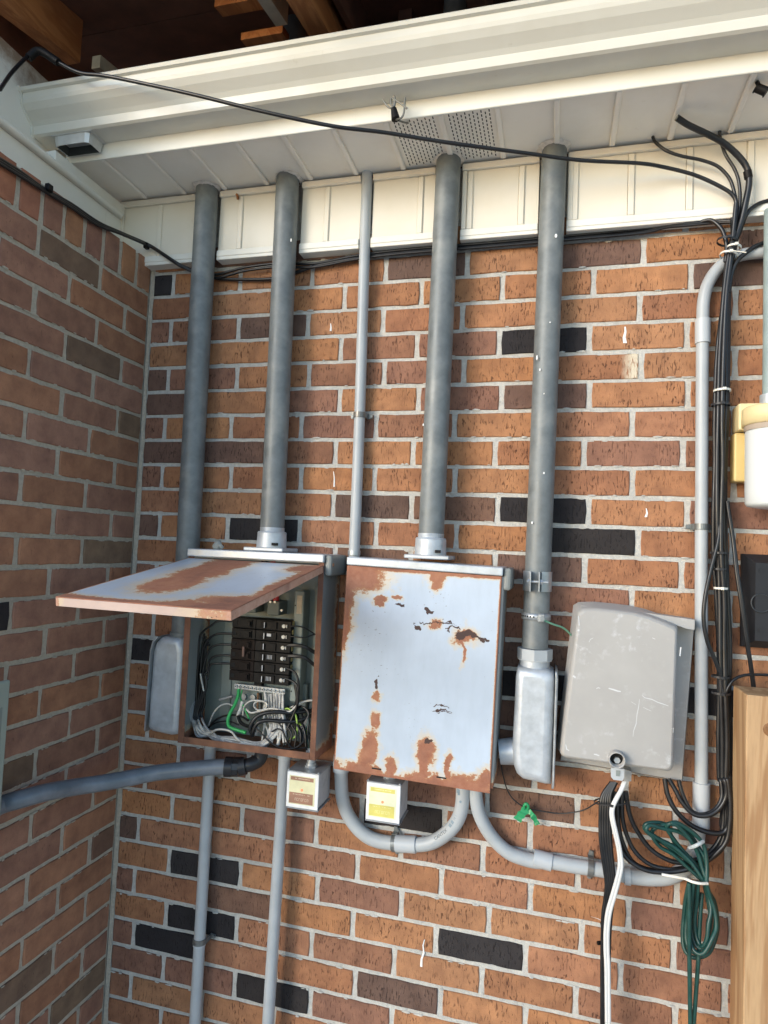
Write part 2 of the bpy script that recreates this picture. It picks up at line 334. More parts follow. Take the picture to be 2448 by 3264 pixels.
# squeezed-out mortar lumps along the bed joints and the corner joint
def lumps(mat, parent, fn, n, seed, rr=(.0012, .0034)):
    r = random.Random(seed); m = MB()
    for _ in range(n):
        p, tx, tn = fn(r); w_, h_ = r.uniform(.004, .013), r.uniform(*rr); d_ = r.uniform(.0012, .0028); q = []
        for k in range(6): a = k*math.pi/3; q.append(p+tx*math.cos(a)*w_*r.uniform(.7, 1.1)+Vector((0, 0, 1))*math.sin(a)*h_*r.uniform(.6, 1.2)+tn*.0002)
        m.add(q+[p+tn*d_], [[k, (k+1) % 6, 6] for k in range(6)], 0, True)
    o = m.build('mortar_smear', mat, parent); o['kind'] = 'stuff'; return o
def f_back(r):
    c = r.randint(-1, 29); return Vector((r.uniform(.01, 1.7), 0, ZT-c*HX+r.choice((-1, 1))*MG*.5+r.uniform(-.001, .001))), Vector((1, 0, 0)), Vector((0, -1, 0))
lumps(MORTAR, wall, f_back, 950, 3)
# corner joint
cj = MB(); r_ = random.Random(2); q = []
for i in range(61):
    z = 2.386*i/60; q.append((Vector((.0005, -.003, z)), Vector((.0125+r_.uniform(-.002, .0025), -.0008-r_.uniform(0, .0012), z))))
cj.add([p for a in q for p in a], [[2*i, 2*i+1, 2*i+3, 2*i+2] for i in range(60)], 0, True); cj.build('corner_joint', MORTAR_L, wall)
# drips of white paint on the bricks
def drip(fr, pts, w_, mat, parent, y=-.0016):
    m = MB(); L_ = PP(fr, pts, y); vs = []; n = len(L_)
    for i, p in enumerate(L_):
        ww = w_*(.5+.9*(i/(n-1))); vs += [p+Vector((-ww/2, 0, 0)), p+Vector((0, -.001, 0)), p+Vector((ww/2, 0, 0))]
    m.add(vs, [[3*i+k, 3*i+k+1, 3*i+k+4, 3*i+k+3] for i in range(n-1) for k in (0, 1)], 0, True); return m.build('paint_drip', mat, parent)
PAINT = plain('white_paint_drip', (.8, .8, .78), .5)
drip('c5', [(768, 668), (770, 700), (762, 735), (768, 770)], .006, PAINT, wall)
drip('cB', [(940, 1440), (930, 1480), (935, 1530), (920, 1570), (918, 1620)], .004, PAINT, wall)
drip('c4', [(485, 1480), (490, 1520), (488, 1570)], .003, PAINT, wall); drip('c4', [(468, 610), (470, 630), (468, 655)], .004, PAINT, wall)
drip('c5', [(900, 1800), (905, 1830), (897, 1855)], .004, PAINT, wall); drip('cC', [(555, 1020), (590, 1030), (615, 1042)], .003, PAINT, wall)

# left (side) wall
side = empty('side_wall', (0, 0, 0), label='shaded red-brown brick side wall with a row of upright bricks on top', cat='brick wall')
DL = .069118; Z0L = ZT+.006067
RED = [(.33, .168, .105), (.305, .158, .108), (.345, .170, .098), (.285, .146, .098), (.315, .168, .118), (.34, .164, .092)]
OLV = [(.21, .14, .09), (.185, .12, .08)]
LT = {(4, 1): 'V', (6, 0): 'V', (11, 0): 'V', (13, 2): 'D', (18, 2): 'V', (22, 0): 'B', (25, 1): 'V', (2, 0): 'R2', (27, 0): 'V', (15, 0): 'R2'}
GL = .0105
for c in range(1, 33):
    z1 = Z0L-(c-1)*DL-GL/2; z0 = Z0L-c*DL+GL/2
    if z0 < 0.0: z0 = .002
    j0 = PX*(.5 if c % 2 == 0 else 1.0); js = [0]+[j0+PX*i for i in range(5)]
    for k in range(len(js)-1):
        a = js[k]+(.006 if k == 0 else GL/2); b = min(js[k+1]-GL/2, .62)+(0 if js[k+1] > .62 else random.Random(c*9+k).uniform(-.003, .003)); L = b-a
        if L < .03: continue
        pool = FULL if L > .165 else (THREE if L > .1 else HALF); L0 = .1932 if L > .165 else (.14 if L > .1 else .07)
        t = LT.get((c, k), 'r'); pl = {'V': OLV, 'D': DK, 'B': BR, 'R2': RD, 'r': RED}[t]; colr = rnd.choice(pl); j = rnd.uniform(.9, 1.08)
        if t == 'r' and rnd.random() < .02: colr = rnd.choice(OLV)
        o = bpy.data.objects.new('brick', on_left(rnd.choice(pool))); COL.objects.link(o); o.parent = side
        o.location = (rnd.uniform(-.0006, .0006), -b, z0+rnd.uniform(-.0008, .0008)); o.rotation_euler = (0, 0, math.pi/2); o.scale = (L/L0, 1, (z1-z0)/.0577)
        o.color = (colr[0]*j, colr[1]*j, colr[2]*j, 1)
ROW = [brick_mesh('brick', .0565, .0915, 400+i, .09) for i in range(4)]
for me in ROW: me.materials.append(BRICK_L)
for i in range(9):
    a = .004+i*.0677; o = bpy.data.objects.new('brick', rnd.choice(ROW)); COL.objects.link(o); o.parent = side
    o.location = (0, -a-.0565, Z0L+.0055); o.rotation_euler = (0, 0, math.pi/2); colr = RED[(i*5) % 6]; o.color = (*[v*rnd.uniform(.92, 1.1) for v in colr], 1)
Mleft = Matrix.Rotation(math.pi/2, 4, 'Z')
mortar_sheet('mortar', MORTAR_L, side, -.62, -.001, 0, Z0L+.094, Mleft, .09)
def f_left(r):
    c = r.randint(0, 30); return Vector((.0, -r.uniform(.01, .6), Z0L-c*DL+r.choice((-1, 1))*GL*.5)), Vector((0, 1, 0)), Vector((1, 0, 0))
lumps(MORTAR_L, side, f_left, 800, 9)

# ------------------------------------------------------------------ eaves
eave = empty('eave', (0, 0, 0), label='cream vinyl soffit and frieze under the roof edge with pipes passing through', cat='eave')
XR = 2.3
pipes_x = [(.156, .2225), (.396, .4615), (.817, .8825), (1.068, 1.1325)]
seams = [.031+.1236*i for i in range(-1, 19)]
# frieze panels, one per rib spacing, notched for the pipes
thin = (.624, .6555)
for i in range(len(seams)-1):
    a, b = seams[i], seams[i+1]; a = max(a, -.10)
    segs = [(a, b)]
    for (p0, p1) in pipes_x+[thin]:
        ns = []
        for (u0, u1) in segs:
            if p1 <= u0 or p0 >= u1: ns.append((u0, u1)); continue
            if p0-u0 > .002: ns.append((u0, p0))
            if u1-p1 > .002: ns.append((p1, u1))
        segs = ns
    m = MB()
    for (u0, u1) in segs:
        m.box(u0+.0004, -.028, 2.374, u1-.0004, -.002, 2.5455, .0006)
        if abs(u0-a) < 1e-6 and u1-u0 > .02: m.box(u0+.0002, -.0325, 2.3845, u0+.0145, -.0285, 2.5315, .002)   # raised rib at the seam
    if m.v: m.build('frieze_panel', VINYL, eave)
cuts = [-.10]+[v for p in sorted(pipes_x+[thin]) for v in p]+[XR]
for i in range(0, len(cuts), 2):
    m = MB(); m.box(cuts[i], -.034, 2.358, cuts[i+1], .0, 2.373, .001); m.box(cuts[i], -.036, 2.366, cuts[i+1], -.0285, 2.384, .002); m.build('bottom_trim', VINYL_T, eave)
    MB().box(cuts[i], -.038, 2.532, cuts[i+1], -.0285, 2.5485, .002).build('top_trim', VINYL, eave)
for (p0, p1) in pipes_x[2:]: MB().box(p1+.002, -.0345, 2.3845, p1+.013, -.0295, 2.531, .001).build('corner_bead', VINYL, eave)   # cut edges of the frieze folded beside the pipes
# soffit panels with a rib at each seam
for i in range(len(seams)-1):
    a, b = seams[i]-.027 if i == 0 else seams[i]-.037, seams[i+1]-.037
    vent = i in (7, 8)
    m = MB().box(a+.0004, -.2215, 2.5555, b-.0004, -.02, 2.562, .0005); m.box(b-.0065, -.2215, 2.5475, b+.0060, -.0385, 2.5552, .0028)
    m.build('soffit_panel', VINYL_S, eave)
    if vent:
        s_ = MB()
        for u in range(11):
            for v_ in range(13):
                x = a+.017+u*.0088; y = -.208+v_*.0134+(.0067 if u % 2 else 0)
                if y < -.043: s_.box(x-.0012, y-.0040, 2.5550, x+.0012, y+.0040, 2.5553)
        so_ = s_.build('vent_slot', HOLE_SHADE, eave); so_['kind'] = 'stuff'  # solid dark slabs under the panel, painting the shade of the slots
MB().box(-.11, -.229, 2.547, XR, -.2225, 2.60, .0015).build('fascia_board', VINYL_T, eave)
MB().box(-.112, -.2965, 2.511, -.078, -.03, 2.5385, .002).build('side_channel', VINYL_T, eave)
for (p0, p1), k in zip(pipes_x, range(4)):
    ck = MB(); cx, cy = (p0+p1)/2, -.045; vs = []; n = 22; r = random.Random(k)
    for i in range(n):
        a = 2*math.pi*i/n; rr = .0385+r.uniform(-.003, .004); vs += [Vector((cx+rr*math.cos(a), min(cy+rr*math.sin(a), -.006), 2.5545)), Vector((cx+.029*math.cos(a), min(cy+.029*math.sin(a), -.006), 2.548+r.uniform(-.003, .001)))]
    ck.add(vs, [[2*i, 2*((i+1) % n), 2*((i+1) % n)+1, 2*i+1] for i in range(n)], 0, True); ck.build('caulk', CAULK, eave)
# gutter
gut = empty('gutter', (0, 0, 0), label='long cream metal rain gutter running across the top with a short outlet stub', cat='gutter')
prof = [(-.2295, 2.676), (-.2295, 2.5865), (-.2835, 2.5865), (-.290, 2.590), (-.2925, 2.606), (-.2925, 2.609), (-.300, 2.617), (-.318, 2.632), (-.328, 2.644), (-.331, 2.652), (-.331, 2.668), (-.338, 2.670), (-.341, 2.676), (-.338, 2.680), (-.326, 2.680)]
inn = [(y+(.0015 if i > 1 else .0015), z+.0015) for i, (y, z) in enumerate(prof)]
m = MB(); n = len(prof); X0G = -.155; nx = 24
vs = [Vector((X0G+(XR-X0G)*i/nx, y, z)) for i in range(nx+1) for (y, z) in prof]
m.add(vs, [[i*n+k, i*n+k+1, (i+1)*n+k+1, (i+1)*n+k] for i in range(nx) for k in range(n-1)])
vs = [Vector((X0G+(XR-X0G)*i/nx, y, z)) for i in range(nx+1) for (y, z) in inn]
m.add(vs, [[i*n+k, i*n+k+1, (i+1)*n+k+1, (i+1)*n+k] for i in range(nx) for k in range(n-1)])
g = m.build('gutter_channel', GUTTER, gut)
cp = [(X0G, y, z) for (y, z) in prof[:-1]]; m = MB(); m.prism([Vector(p) for p in cp], (-.002, 0, 0))
m.tube([Vector((X0G-.002, y-.001, z)) for (y, z) in prof[2:-1]], .0035, 6, False); m.build('end_cap', GUTTER, gut)
# outlet: a short folded box under the gutter floor
m = MB(); c0 = Vector((-.048, -.252, 0)); ou = [(-.052, -.027), (-.040, -.031), (.040, -.031), (.050, -.026), (.052, -.014), (.052, .020), (-.052, .020)]
top = [c0+Vector((x, y, 2.588)) for x, y in ou]; bot = [c0+Vector((x*.93, y*.9, 2.560)) for x, y in ou]; n = len(ou)
m.add(top+bot, [[i, (i+1) % n, n+(i+1) % n, n+i] for i in range(n)])
ib = [c0+Vector((x*.88, y*.84, 2.5604)) for x, y in ou]; it = [c0+Vector((x*.88, y*.84, 2.587)) for x, y in ou]
m.add(bot+ib, [[i, (i+1) % n, n+(i+1) % n, n+i] for i in range(n)]); m.add(ib+it, [[i, (i+1) % n, n+(i+1) % n, n+i] for i in range(n)], 1); m.add(it, [list(range(n))], 1)
m.box(c0.x-.058, c0.y-.0335, 2.5835, c0.x+.060, c0.y+.0215, 2.5862, .001)
m.build('outlet', [plain('bare_aluminium_outlet', (.55, .55, .52), .35, .3), plain('painted_outlet_shade', (.06, .065, .055), .8)], gut)  # inner faces coloured dark to give the shade inside the outlet
# left eave above the side wall
le = empty('side_eave', (0, 0, 0), label='white painted fascia boards above the side wall, stained near the top corner', cat='fascia')
MB().box(-.098, -.66, 2.3865, -.086, -.031, 2.4965, .001).build('lower_board', VINYL_T, le)
m = MB(); m.tube([(-.077, -.66, 2.5035), (-.077, -.048, 2.5035)], .0085, 10, False); m.box(-.10, -.66, 2.497, -.078, -.0385, 2.510, .001); m.build('rounded_channel', VINYL_T, le)
k = MT('stained_white_paint', .6); zz = k.sep(k.pos); st = k.m('ADD', k.rmp(zz[2], 2.62, 2.80), k.m('MULTIPLY', k.m('SUBTRACT', k.noise(k.pos, 18, 5, .7), .5), 1.1))
k.col(k.mix(k.rmp(st, .35, .75), (.76, .74, .67), (.30, .22, .16))); k.bump(k.noise(k.pos, 40, 4), .3, .003)
MB().box(-.20, -.66, 2.5105, -.158, -.03, 2.76, .006).build('upper_board', k.mat, le)
MB().box(-.1575, -.66, 2.5105, -.09, -.30, 2.5165, .001).build('ledge_flashing', VINYL_T, le)
# ------------------------------------------------------------------ carport roof over the viewer
roof = empty('carport_roof', (0, 0, 0), label='dark wooden carport roof deck seen above the gutter', cat='roof')
SLP = .19
def zr(y): return 2.957+SLP*(y+.2)
x = -2.2; i = 0
for i in range(7):
    y0 = -.52+i*.19; m = MB(); q = [Vector((-2.6, y0, zr(y0))), Vector((3.4, y0, zr(y0))), Vector((3.4, y0+.186, zr(y0+.186))), Vector((-2.6, y0+.186, zr(y0+.186)))]
    m.prism(q, (0, 0, .02)); m.build('deck_board', DARKWOOD, roof)
MB().prism([Vector((-2.6, -.52, zr(-.52)+.022)), Vector((3.4, -.52, zr(-.52)+.022)), Vector((3.4, .8, zr(.8)+.022)), Vector((-2.6, .8, zr(.8)+.022))], (0, 0, .03)).build('roofing_sheet', DARKWOOD, roof)
def rafter(x0, x1, ya, yb, h, mat, label=None, drop=0.0, name='rafter'):
    m = MB(); m.prism([Vector((x0, ya, zr(ya)-h-drop)), Vector((x1, ya, zr(ya)-h-drop)), Vector((x1, ya, zr(ya)-.001-drop)), Vector((x0, ya, zr(ya)-.001-drop))], (0, yb-ya, SLP*(yb-ya)))
    o = m.build(name, mat, roof)
    if label: o['label'] = label
    return o
rafter(-.150, -.112, -.56, -.2, .118, RAFTER, 'orange-brown sawn rafter end nearest the white corner boards')
rafter(-.36, -.30, -.56, .6, .12, DARKWOOD)
rafter(-.075, -.050, -.2, .3, .035, PALEWOOD, 'pale painted strip behind the orange rafter end', .105, 'strip')
rafter(.535, .585, -.56, .6, .158, RAFTER, 'red-brown rafter above the gutter'); rafter(.60, .615, -.56, .6, .10, DARKWOOD)
rafter(.445, .475, -.56, -.2, .115, PALEWOOD, 'pale dusty timber beside the red-brown rafter')
rafter(.30, .443, -.24, -.20, .06, RAFTER, 'orange block of wood between rafters', .005, 'blocking'); rafter(.33, .443, -.16, -.12, .02, RAFTER, None, .085, 'blocking')
rafter(.70, .735, -.02, .7, .12, DARKWOOD); rafter(1.15, 1.19, -.1, .7, .12, DARKWOOD); rafter(1.7, 1.74, -.56, .7, .12, DARKWOOD); rafter(.9, .94, -.5, .6, .12, DARKWOOD)
MB().box(-2.6, .72, 2.2, 3.4, .76, 3.2).build('sky_blocker', DARKWOOD, roof)  # unseen board, added to block the sky behind the roof
# ------------------------------------------------------------------ rigid pipes
def helix(m, c, r, z0, n, pitch):
    for i in range(n): m.lathe((c[0], c[1], z0+i*pitch), (0, 0, 1), [(r, 0), (r+.0012, pitch*.5), (r, pitch)], 28)
p1 = empty('rigid_pipe', (.193, -.047, 1.33), label='leftmost thick grey steel pipe, running down beside the open electrical panel', cat='pipe', group='thick steel pipes rising into the soffit')
MB().cyl((.198, -.047, 1.352), (.190, -.047, 2.72), .030, 32).build('pipe', STEEL, p1)
MB().cyl((.198, -.047, 1.338), (.198, -.047, 1.362), .0335, 32).build('collar', STEEL, p1)
def hub(m, x, y, z):
    m.cyl((x, y, z), (x, y, z+.036), .0375, 32, .0360); m.cyl((x, y, z+.036), (x, y, z+.040), .0365, 32, .034)
def top_pipe(x0, x1, label, ztop):
    e = empty('rigid_pipe', (x0, -.060, ztop), label=label, cat='pipe', group='thick steel pipes rising into the soffit')
    MB().cyl((x0, -.060, ztop+.008), (x1, -.047, 3.05), .0300, 32).build('pipe', STEEL, e)
    m = MB(); helix(m, (x0, -.060), .0298, ztop+.045, 5, .003); m.build('thread', GALV, e)
    m = MB(); hub(m, x0, -.060, ztop+.010); h = m.build('hub', GALV, e)
    m = MB(); m.box(x0-.052, -.110, ztop+.0005, x0+.052, -.012, ztop+.0098, .002); m.build('hub_plate', GALV, e)
    m = MB(); m.box(x0+.018, -.1005, ztop+.0155, x0+.029, -.085, ztop+.022); m.build('slot', HOLE_SHADE, e)
    return e
top_pipe(.4395, .4215, 'second thick grey steel pipe from the left, entering the top of the open panel', 1.5805)
top_pipe(.8440, .8545, 'third thick grey steel pipe, entering the top of the closed rusty panel', 1.5795)
p4 = empty('rigid_pipe', (1.092, -.050, 1.385), label='rightmost thick grey steel pipe, with strap clamp and ground clamp, above the elbow fitting', cat='pipe', group='thick steel pipes rising into the soffit')
xb, xt = 1.0885, 1.1010
def p4x(z): return xb+(xt-xb)*(z-1.39)/(2.55-1.39)
MB().cyl((p4x(1.392), -.052, 1.392), (p4x(3.05), -.045, 3.05), .0288, 36).build('pipe', STEEL, p4)
def speck(parent, fr, x, y, r, L=1.6, yy=-.0795):
    c = P(fr, x, y, yy); m = MB(); n = 7; m.add([c+Vector((math.cos(2*math.pi*k/n)*r, .0003, math.sin(2*math.pi*k/n)*r*L)) for k in range(n)]+[c+Vector((0, -.0008, 0))], [[k, (k+1) % n, n] for k in range(n)], 0, True); m.build('paint_speck', PAINT, parent)
for x, y, r, L in ((337, 100, .0028, 1.8), (218, 860, .0020, 3), (237, 935, .0016, 2), (262, 1085, .0012, 1.5), (262, 1580, .0018, 1.5), (188, 1890, .0020, 1.6), (300, 640, .0018, 1)): speck(p4, 'c5', x, y, r, L, -.0805)
# strap clamp (two ears and a bolt)
z = 1.541; m = MB(); cx = p4x(z)
for a0, a1 in ((-200, -118), (-72, 20)):
    vs = []; N = 14
    for i in range(N+1):
        a = math.radians(a0+(a1-a0)*i/N)
        for r in (.0292, .0318):
            vs += [Vector((cx+math.cos(a)*r, -.052+math.sin(a)*r, z-.022)), Vector((cx+math.cos(a)*r, -.052+math.sin(a)*r, z+.022))]
    for i in range(N): b = 4*i; m.add([], []); m.f += [[len(m.v)+q for q in (b+2, b+3, b+7, b+6)], [len(m.v)+q for q in (b, b+1, b+5, b+4)], [len(m.v)+q for q in (b+1, b+3, b+7, b+5)], [len(m.v)+q for q in (b, b+2, b+6, b+4)]]; m.m += [0]*4; m.sm += [False]*4
    m.v += vs
for sx in (-.0155, .0035): m.box(cx+sx, -.104, z-.022, cx+sx+.003, -.078, z+.022, .0008)
m.build('strap_clamp', ZINC, p4)
m = MB(); m.cyl((cx-.022, -.094, z), (cx+.024, -.094, z), .0028, 10); m.cyl((cx+.0066, -.094, z), (cx+.012, -.094, z), .0062, 6, smooth=False); m.cyl((cx-.0195, -.094, z), (cx-.0157, -.094, z), .0062, 6, smooth=False); m.build('bolt', ZINC, p4)
# ground clamp band with screw
z = 1.463; cx = p4x(z); m = MB(); m.lathe((cx, -.052, z-.0075), (0, 0, 1), [(.0290, 0), (.0322, .0002), (.0325, .0075), (.0322, .0148), (.0290, .015)], 36); m.build('ground_clamp_band', ZINC, p4)
m = MB()
for i in range(6): a = math.radians(-160+i*12.5); c = Vector((cx+math.cos(a)*.0324, -.052+math.sin(a)*.0324, z)); m.cyl(c, c+Vector((math.cos(a), math.sin(a), 0))*.0005, .0021, 10)
m.build('band_hole', HOLE_SHADE, p4)
m = MB(); m.box(cx+.004, -.096, z-.009, cx+.020, -.080, z+.009, .002); m.cyl((cx+.014, -.096, z-.001), (cx+.015, -.104, z-.001), .0062, 6, smooth=False); m.cyl((cx+.0148, -.104, z-.001), (cx+.0152, -.107, z-.001), .004, 12); m.build('clamp_screw', ZINC, p4)
p3 = [o for o in bpy.data.objects if o.name.startswith('rigid_pipe') and 'third' in o.get('label', '')][0]
for x, y, r, L in ((1075, 790, .0018, 6), (1070, 1060, .0014, 7), (1012, 1205, .0016, 2), (1040, 1490, .0014, 1.4), (1048, 1560, .0011, 1.2)): speck(p3, 'c4', x, y, r, L, -.083)
p2_ = [o for o in bpy.data.objects if o.name.startswith('rigid_pipe') and 'second' in o.get('label', '')][0]
for x, y, r, L in ((125, 965, .0014, 1.4), (235, 120, .0016, 3), (128, 1155, .0010, 1.2), (123, 1690, .0012, 1.3)): speck(p2_, 'c4', x, y, r, L, -.082)
# ------------------------------------------------------------------ conduit bodies
def outline(pts, y0=-.10, dy=.08): return [Vector((x, y0, z)) for x, z in pts]
def round_rect(x0, z0, x1, z1, r, n=6, corners=(1, 1, 1, 1)):
    out = []
    for ci, (cx, cz, a0) in enumerate(((x1-r, z1-r, 0), (x0+r, z1-r, 90), (x0+r, z0+r, 180), (x1-r, z0+r, 270))):
        if corners[ci]:
            for i in range(n+1): a = math.radians(a0+90*i/n); out.append((cx+r*math.cos(a), cz+r*math.sin(a)))
        else: out.append(((x1, z1), (x0, z1), (x0, z0), (x1, z0))[ci])
    return out
def soft_solid(poly, y_back, y_front, rad, n=5):
    """an extruded outline whose front edge is rounded"""
    m = MB(); c = Vector((sum(p[0] for p in poly)/len(poly), 0, sum(p[1] for p in poly)/len(poly))); rings = []
    hw = max(abs(p[0]-c.x) for p in poly); hh = max(abs(p[1]-c.z) for p in poly)
    def ring(inset, y): return [Vector((c.x+(x-c.x)*(1-inset/hw), y, c.z+(z-c.z)*(1-inset/hh))) for x, z in poly]
    rings.append(ring(0, y_back)); rings.append(ring(0, y_front+rad))
    for i in range(1, n+1): a = math.pi/2*i/n; rings.append(ring(rad*(1-math.cos(a)), y_front+rad*(1-math.sin(a))))
    k = len(poly); vs = [v for r in rings for v in r]
    m.add(vs, [[i*k+j, i*k+(j+1) % k, (i+1)*k+(j+1) % k, (i+1)*k+j] for i in range(len(rings)-1) for j in range(k)], 0, True)
    m.add(rings[-1], [list(range(k))], 0, False); m.add(rings[0], [list(range(k))[::-1]]); return m
lb = empty('conduit_elbow_body', (1.09, -.06, 1.11), label='large cast grey elbow fitting under the rightmost thick pipe, its cover on the right edge', cat='conduit fitting')
# side outline in x (towards the cover) and z, rounded shoulders
pl4 = [(1.0535, 1.352), (1.112, 1.352), (1.121, 1.350), (1.131, 1.345), (1.1335, 1.330), (1.1315, 1.108), (1.120, 1.107), (1.072, 1.112), (1.058, 1.122), (1.0505, 1.140), (1.047, 1.175), (1.0495, 1.28), (1.050, 1.330)]
soft_solid(pl4, -.012, -.098, .020).build('body', GALV, lb)
m = soft_solid([(1.1345, 1.352), (1.139, 1.348), (1.1405, 1.335), (1.1385, 1.112), (1.1370, 1.104), (1.1325, 1.104), (1.1330, 1.112), (1.1345, 1.335)], -.008, -.1015, .004); m.build('cover', ZINC, lb)
MB().cyl((1.0890, -.052, 1.350), (1.0890, -.052, 1.371), .0330, 32).build('neck', GALV, lb)
m = MB(); m.cyl((1.0890, -.052, 1.368), (1.0890, -.052, 1.391), .0385, 8, smooth=False); m.cyl((1.0890, -.052, 1.3655), (1.0890, -.052, 1.3685), .0375, 32); m.build('compression_nut', PVC, lb)
m = MB(); m.tube([(1.075, -.055, 1.165), (1.045, -.056, 1.160), (1.018, -.058, 1.156)], lambda t: .031-.004*t, 24); m.build('side_hub', GALV, lb)
l1 = empty('conduit_elbow_body', (.185, -.06, 1.12), label='grey cast elbow fitting at the foot of the leftmost pipe, partly under the open lid', cat='conduit fitting')
q1 = [(.166, 1.352), (.222, 1.352), (.232, 1.33), (.232, 1.125), (.224, 1.112), (.205, 1.108), (.150, 1.112), (.138, 1.120), (.1385, 1.20), (.141, 1.315), (.147, 1.337), (.157, 1.348)]
soft_solid(q1, -.010, -.096, .018).build('body', GALV, l1)
soft_solid([(.1375, 1.112), (.1335, 1.116), (.134, 1.20), (.1365, 1.317), (.143, 1.341), (.155, 1.353), (.158, 1.351), (.146, 1.338), (.1400, 1.315), (.1380, 1.20)], -.008, -.099, .003).build('cover', ZINC, l1)
m = MB(); m.tube([(.215, -.055, 1.165), (.236, -.055, 1.165), (.2535, -.055, 1.165)], .029, 24); m.build('side_hub', GALV, l1)

# ------------------------------------------------------------------ rusty painted sheet metal
def rusty(name, paint, W, H, blobs, edges, seed=0, rustc=((.27, .100, .055), (.36, .165, .10)), axes=(0, 2), amp=.9, rough=.36, dark=()):
    """mask from the sheet's own coordinates: u from the left, v from the top"""
    k = MT(name, rough); s = k.sep(k.obj); u = k.m('DIVIDE', s[axes[0]], W); v = k.m('SUBTRACT', 1.0, k.m('DIVIDE', s[axes[1]], H))
    sh = k.map(k.obj, (1, 1, 1), (seed*3.1, seed, seed*1.7)); sh2 = k.map(k.obj, (1, 1, 1), (seed*2.1+5, seed+3, seed*.7))
    u0, v0 = u, v
    for scn, am in ((22, .10), (70, .055), (200, .022)):
        u = k.m('ADD', u, k.m('MULTIPLY', k.m('SUBTRACT', k.noise(sh, scn, 2), .5), am)); v = k.m('ADD', v, k.m('MULTIPLY', k.m('SUBTRACT', k.noise(sh2, scn, 2), .5), am*.9))
    nz = k.m('SUBTRACT', k.noise(sh, 42, 7, .72, .5), .5); nz2 = k.m('SUBTRACT', k.noise(k.map(sh, (1, 1, 1.8)), 150, 4, .75), .5)
    acc = -1.0
    def ell(cx, cz, rx, rz, g=1.0):
        a = k.m('DIVIDE', k.m('SUBTRACT', u, cx), rx); b = k.m('DIVIDE', k.m('SUBTRACT', v, cz), rz)
        d = k.m('SQRT', k.m('ADD', k.m('MULTIPLY', a, a), k.m('MULTIPLY', b, b))); return k.m('MULTIPLY', k.m('SUBTRACT', 1.0, d), g)
    for bl in blobs: acc = k.m('MAXIMUM', acc, k.m('MINIMUM', ell(*bl), .8))
    l, r_, t, b_ = edges
    for e, val in ((l, u0), (r_, k.m('SUBTRACT', 1.0, u0)), (t, v0), (b_, k.m('SUBTRACT', 1.0, v0))):
        if e: acc = k.m('MAXIMUM', acc, k.m('MINIMUM', k.m('SUBTRACT', 1.0, k.m('DIVIDE', val, e)), .8))
    f = k.m('ADD', k.m('ADD', acc, k.m('MULTIPLY', nz, amp*1.5)), k.m('MULTIPLY', nz2, amp*.9))
    # runs of small chips
    chips = k.m('MULTIPLY', k.rmp(k.noise(k.map(sh, (1, 1, 2.6)), 120, 2), .68, .71), k.rmp(k.noise(sh, 9, 2), .54, .62))
    stain = k.rmp(f, -.55, .05); edge = k.rmp(f, -.02, .12)
    pn = k.noise(sh, 5, 4, .6); pc = k.mix(k.rmp(pn, .35, .68), tuple(c*.90 for c in paint), tuple(min(1, c*1.08) for c in paint))
    pc = k.mix(k.m('MULTIPLY', k.rmp(k.noise(k.map(sh, (1, 1, .2)), 45, 4, .7), .45, .8), .22), pc, tuple(c*.66 for c in paint))
    rc = k.mix(k.rmp(k.noise(sh, 60, 5, .75), .3, .7), rustc[0], rustc[1]); rc = k.mix(k.m('MULTIPLY', k.rmp(k.noise(sh, 12, 3), .5, .7), .5), rc, (.40, .19, .10))
    c = k.mix(k.m('MULTIPLY', stain, .8), pc, (.58, .47, .31)); rim = k.m('MULTIPLY', k.rmp(f, .30, .05), .7); rc = k.mix(rim, rc, (.40, .20, .085)); rc = k.mix(k.m('MULTIPLY', k.rmp(k.noise(sh, 7, 4), .5, .7), k.rmp(f, .2, .6)), rc, (.17, .075, .05)); c = k.mix(edge, c, rc); c = k.mix(k.m('MULTIPLY', chips, .9), c, (.09, .05, .04))
    for d in dark:
        dd = k.rmp(k.m('ADD', ell(*d), k.m('ADD', k.m('MULTIPLY', nz, .9), k.m('MULTIPLY', nz2, .8))), .12, .2); c = k.mix(dd, c, (.065, .038, .032)); edge = k.m('MAXIMUM', edge, dd)
    k.col(c); k.rough(k.m('ADD', rough, k.m('MULTIPLY', edge, .45)))
    k.bump(k.m('ADD', k.m('MULTIPLY', edge, k.noise(sh, 300, 3)), k.m('MULTIPLY', k.noise(sh, 3, 2), 1.4)), .35, .0012)
    return k.mat
PAINT_B = (.45, .525, .615)
def frame(name, loc, W, H, M=None): return None
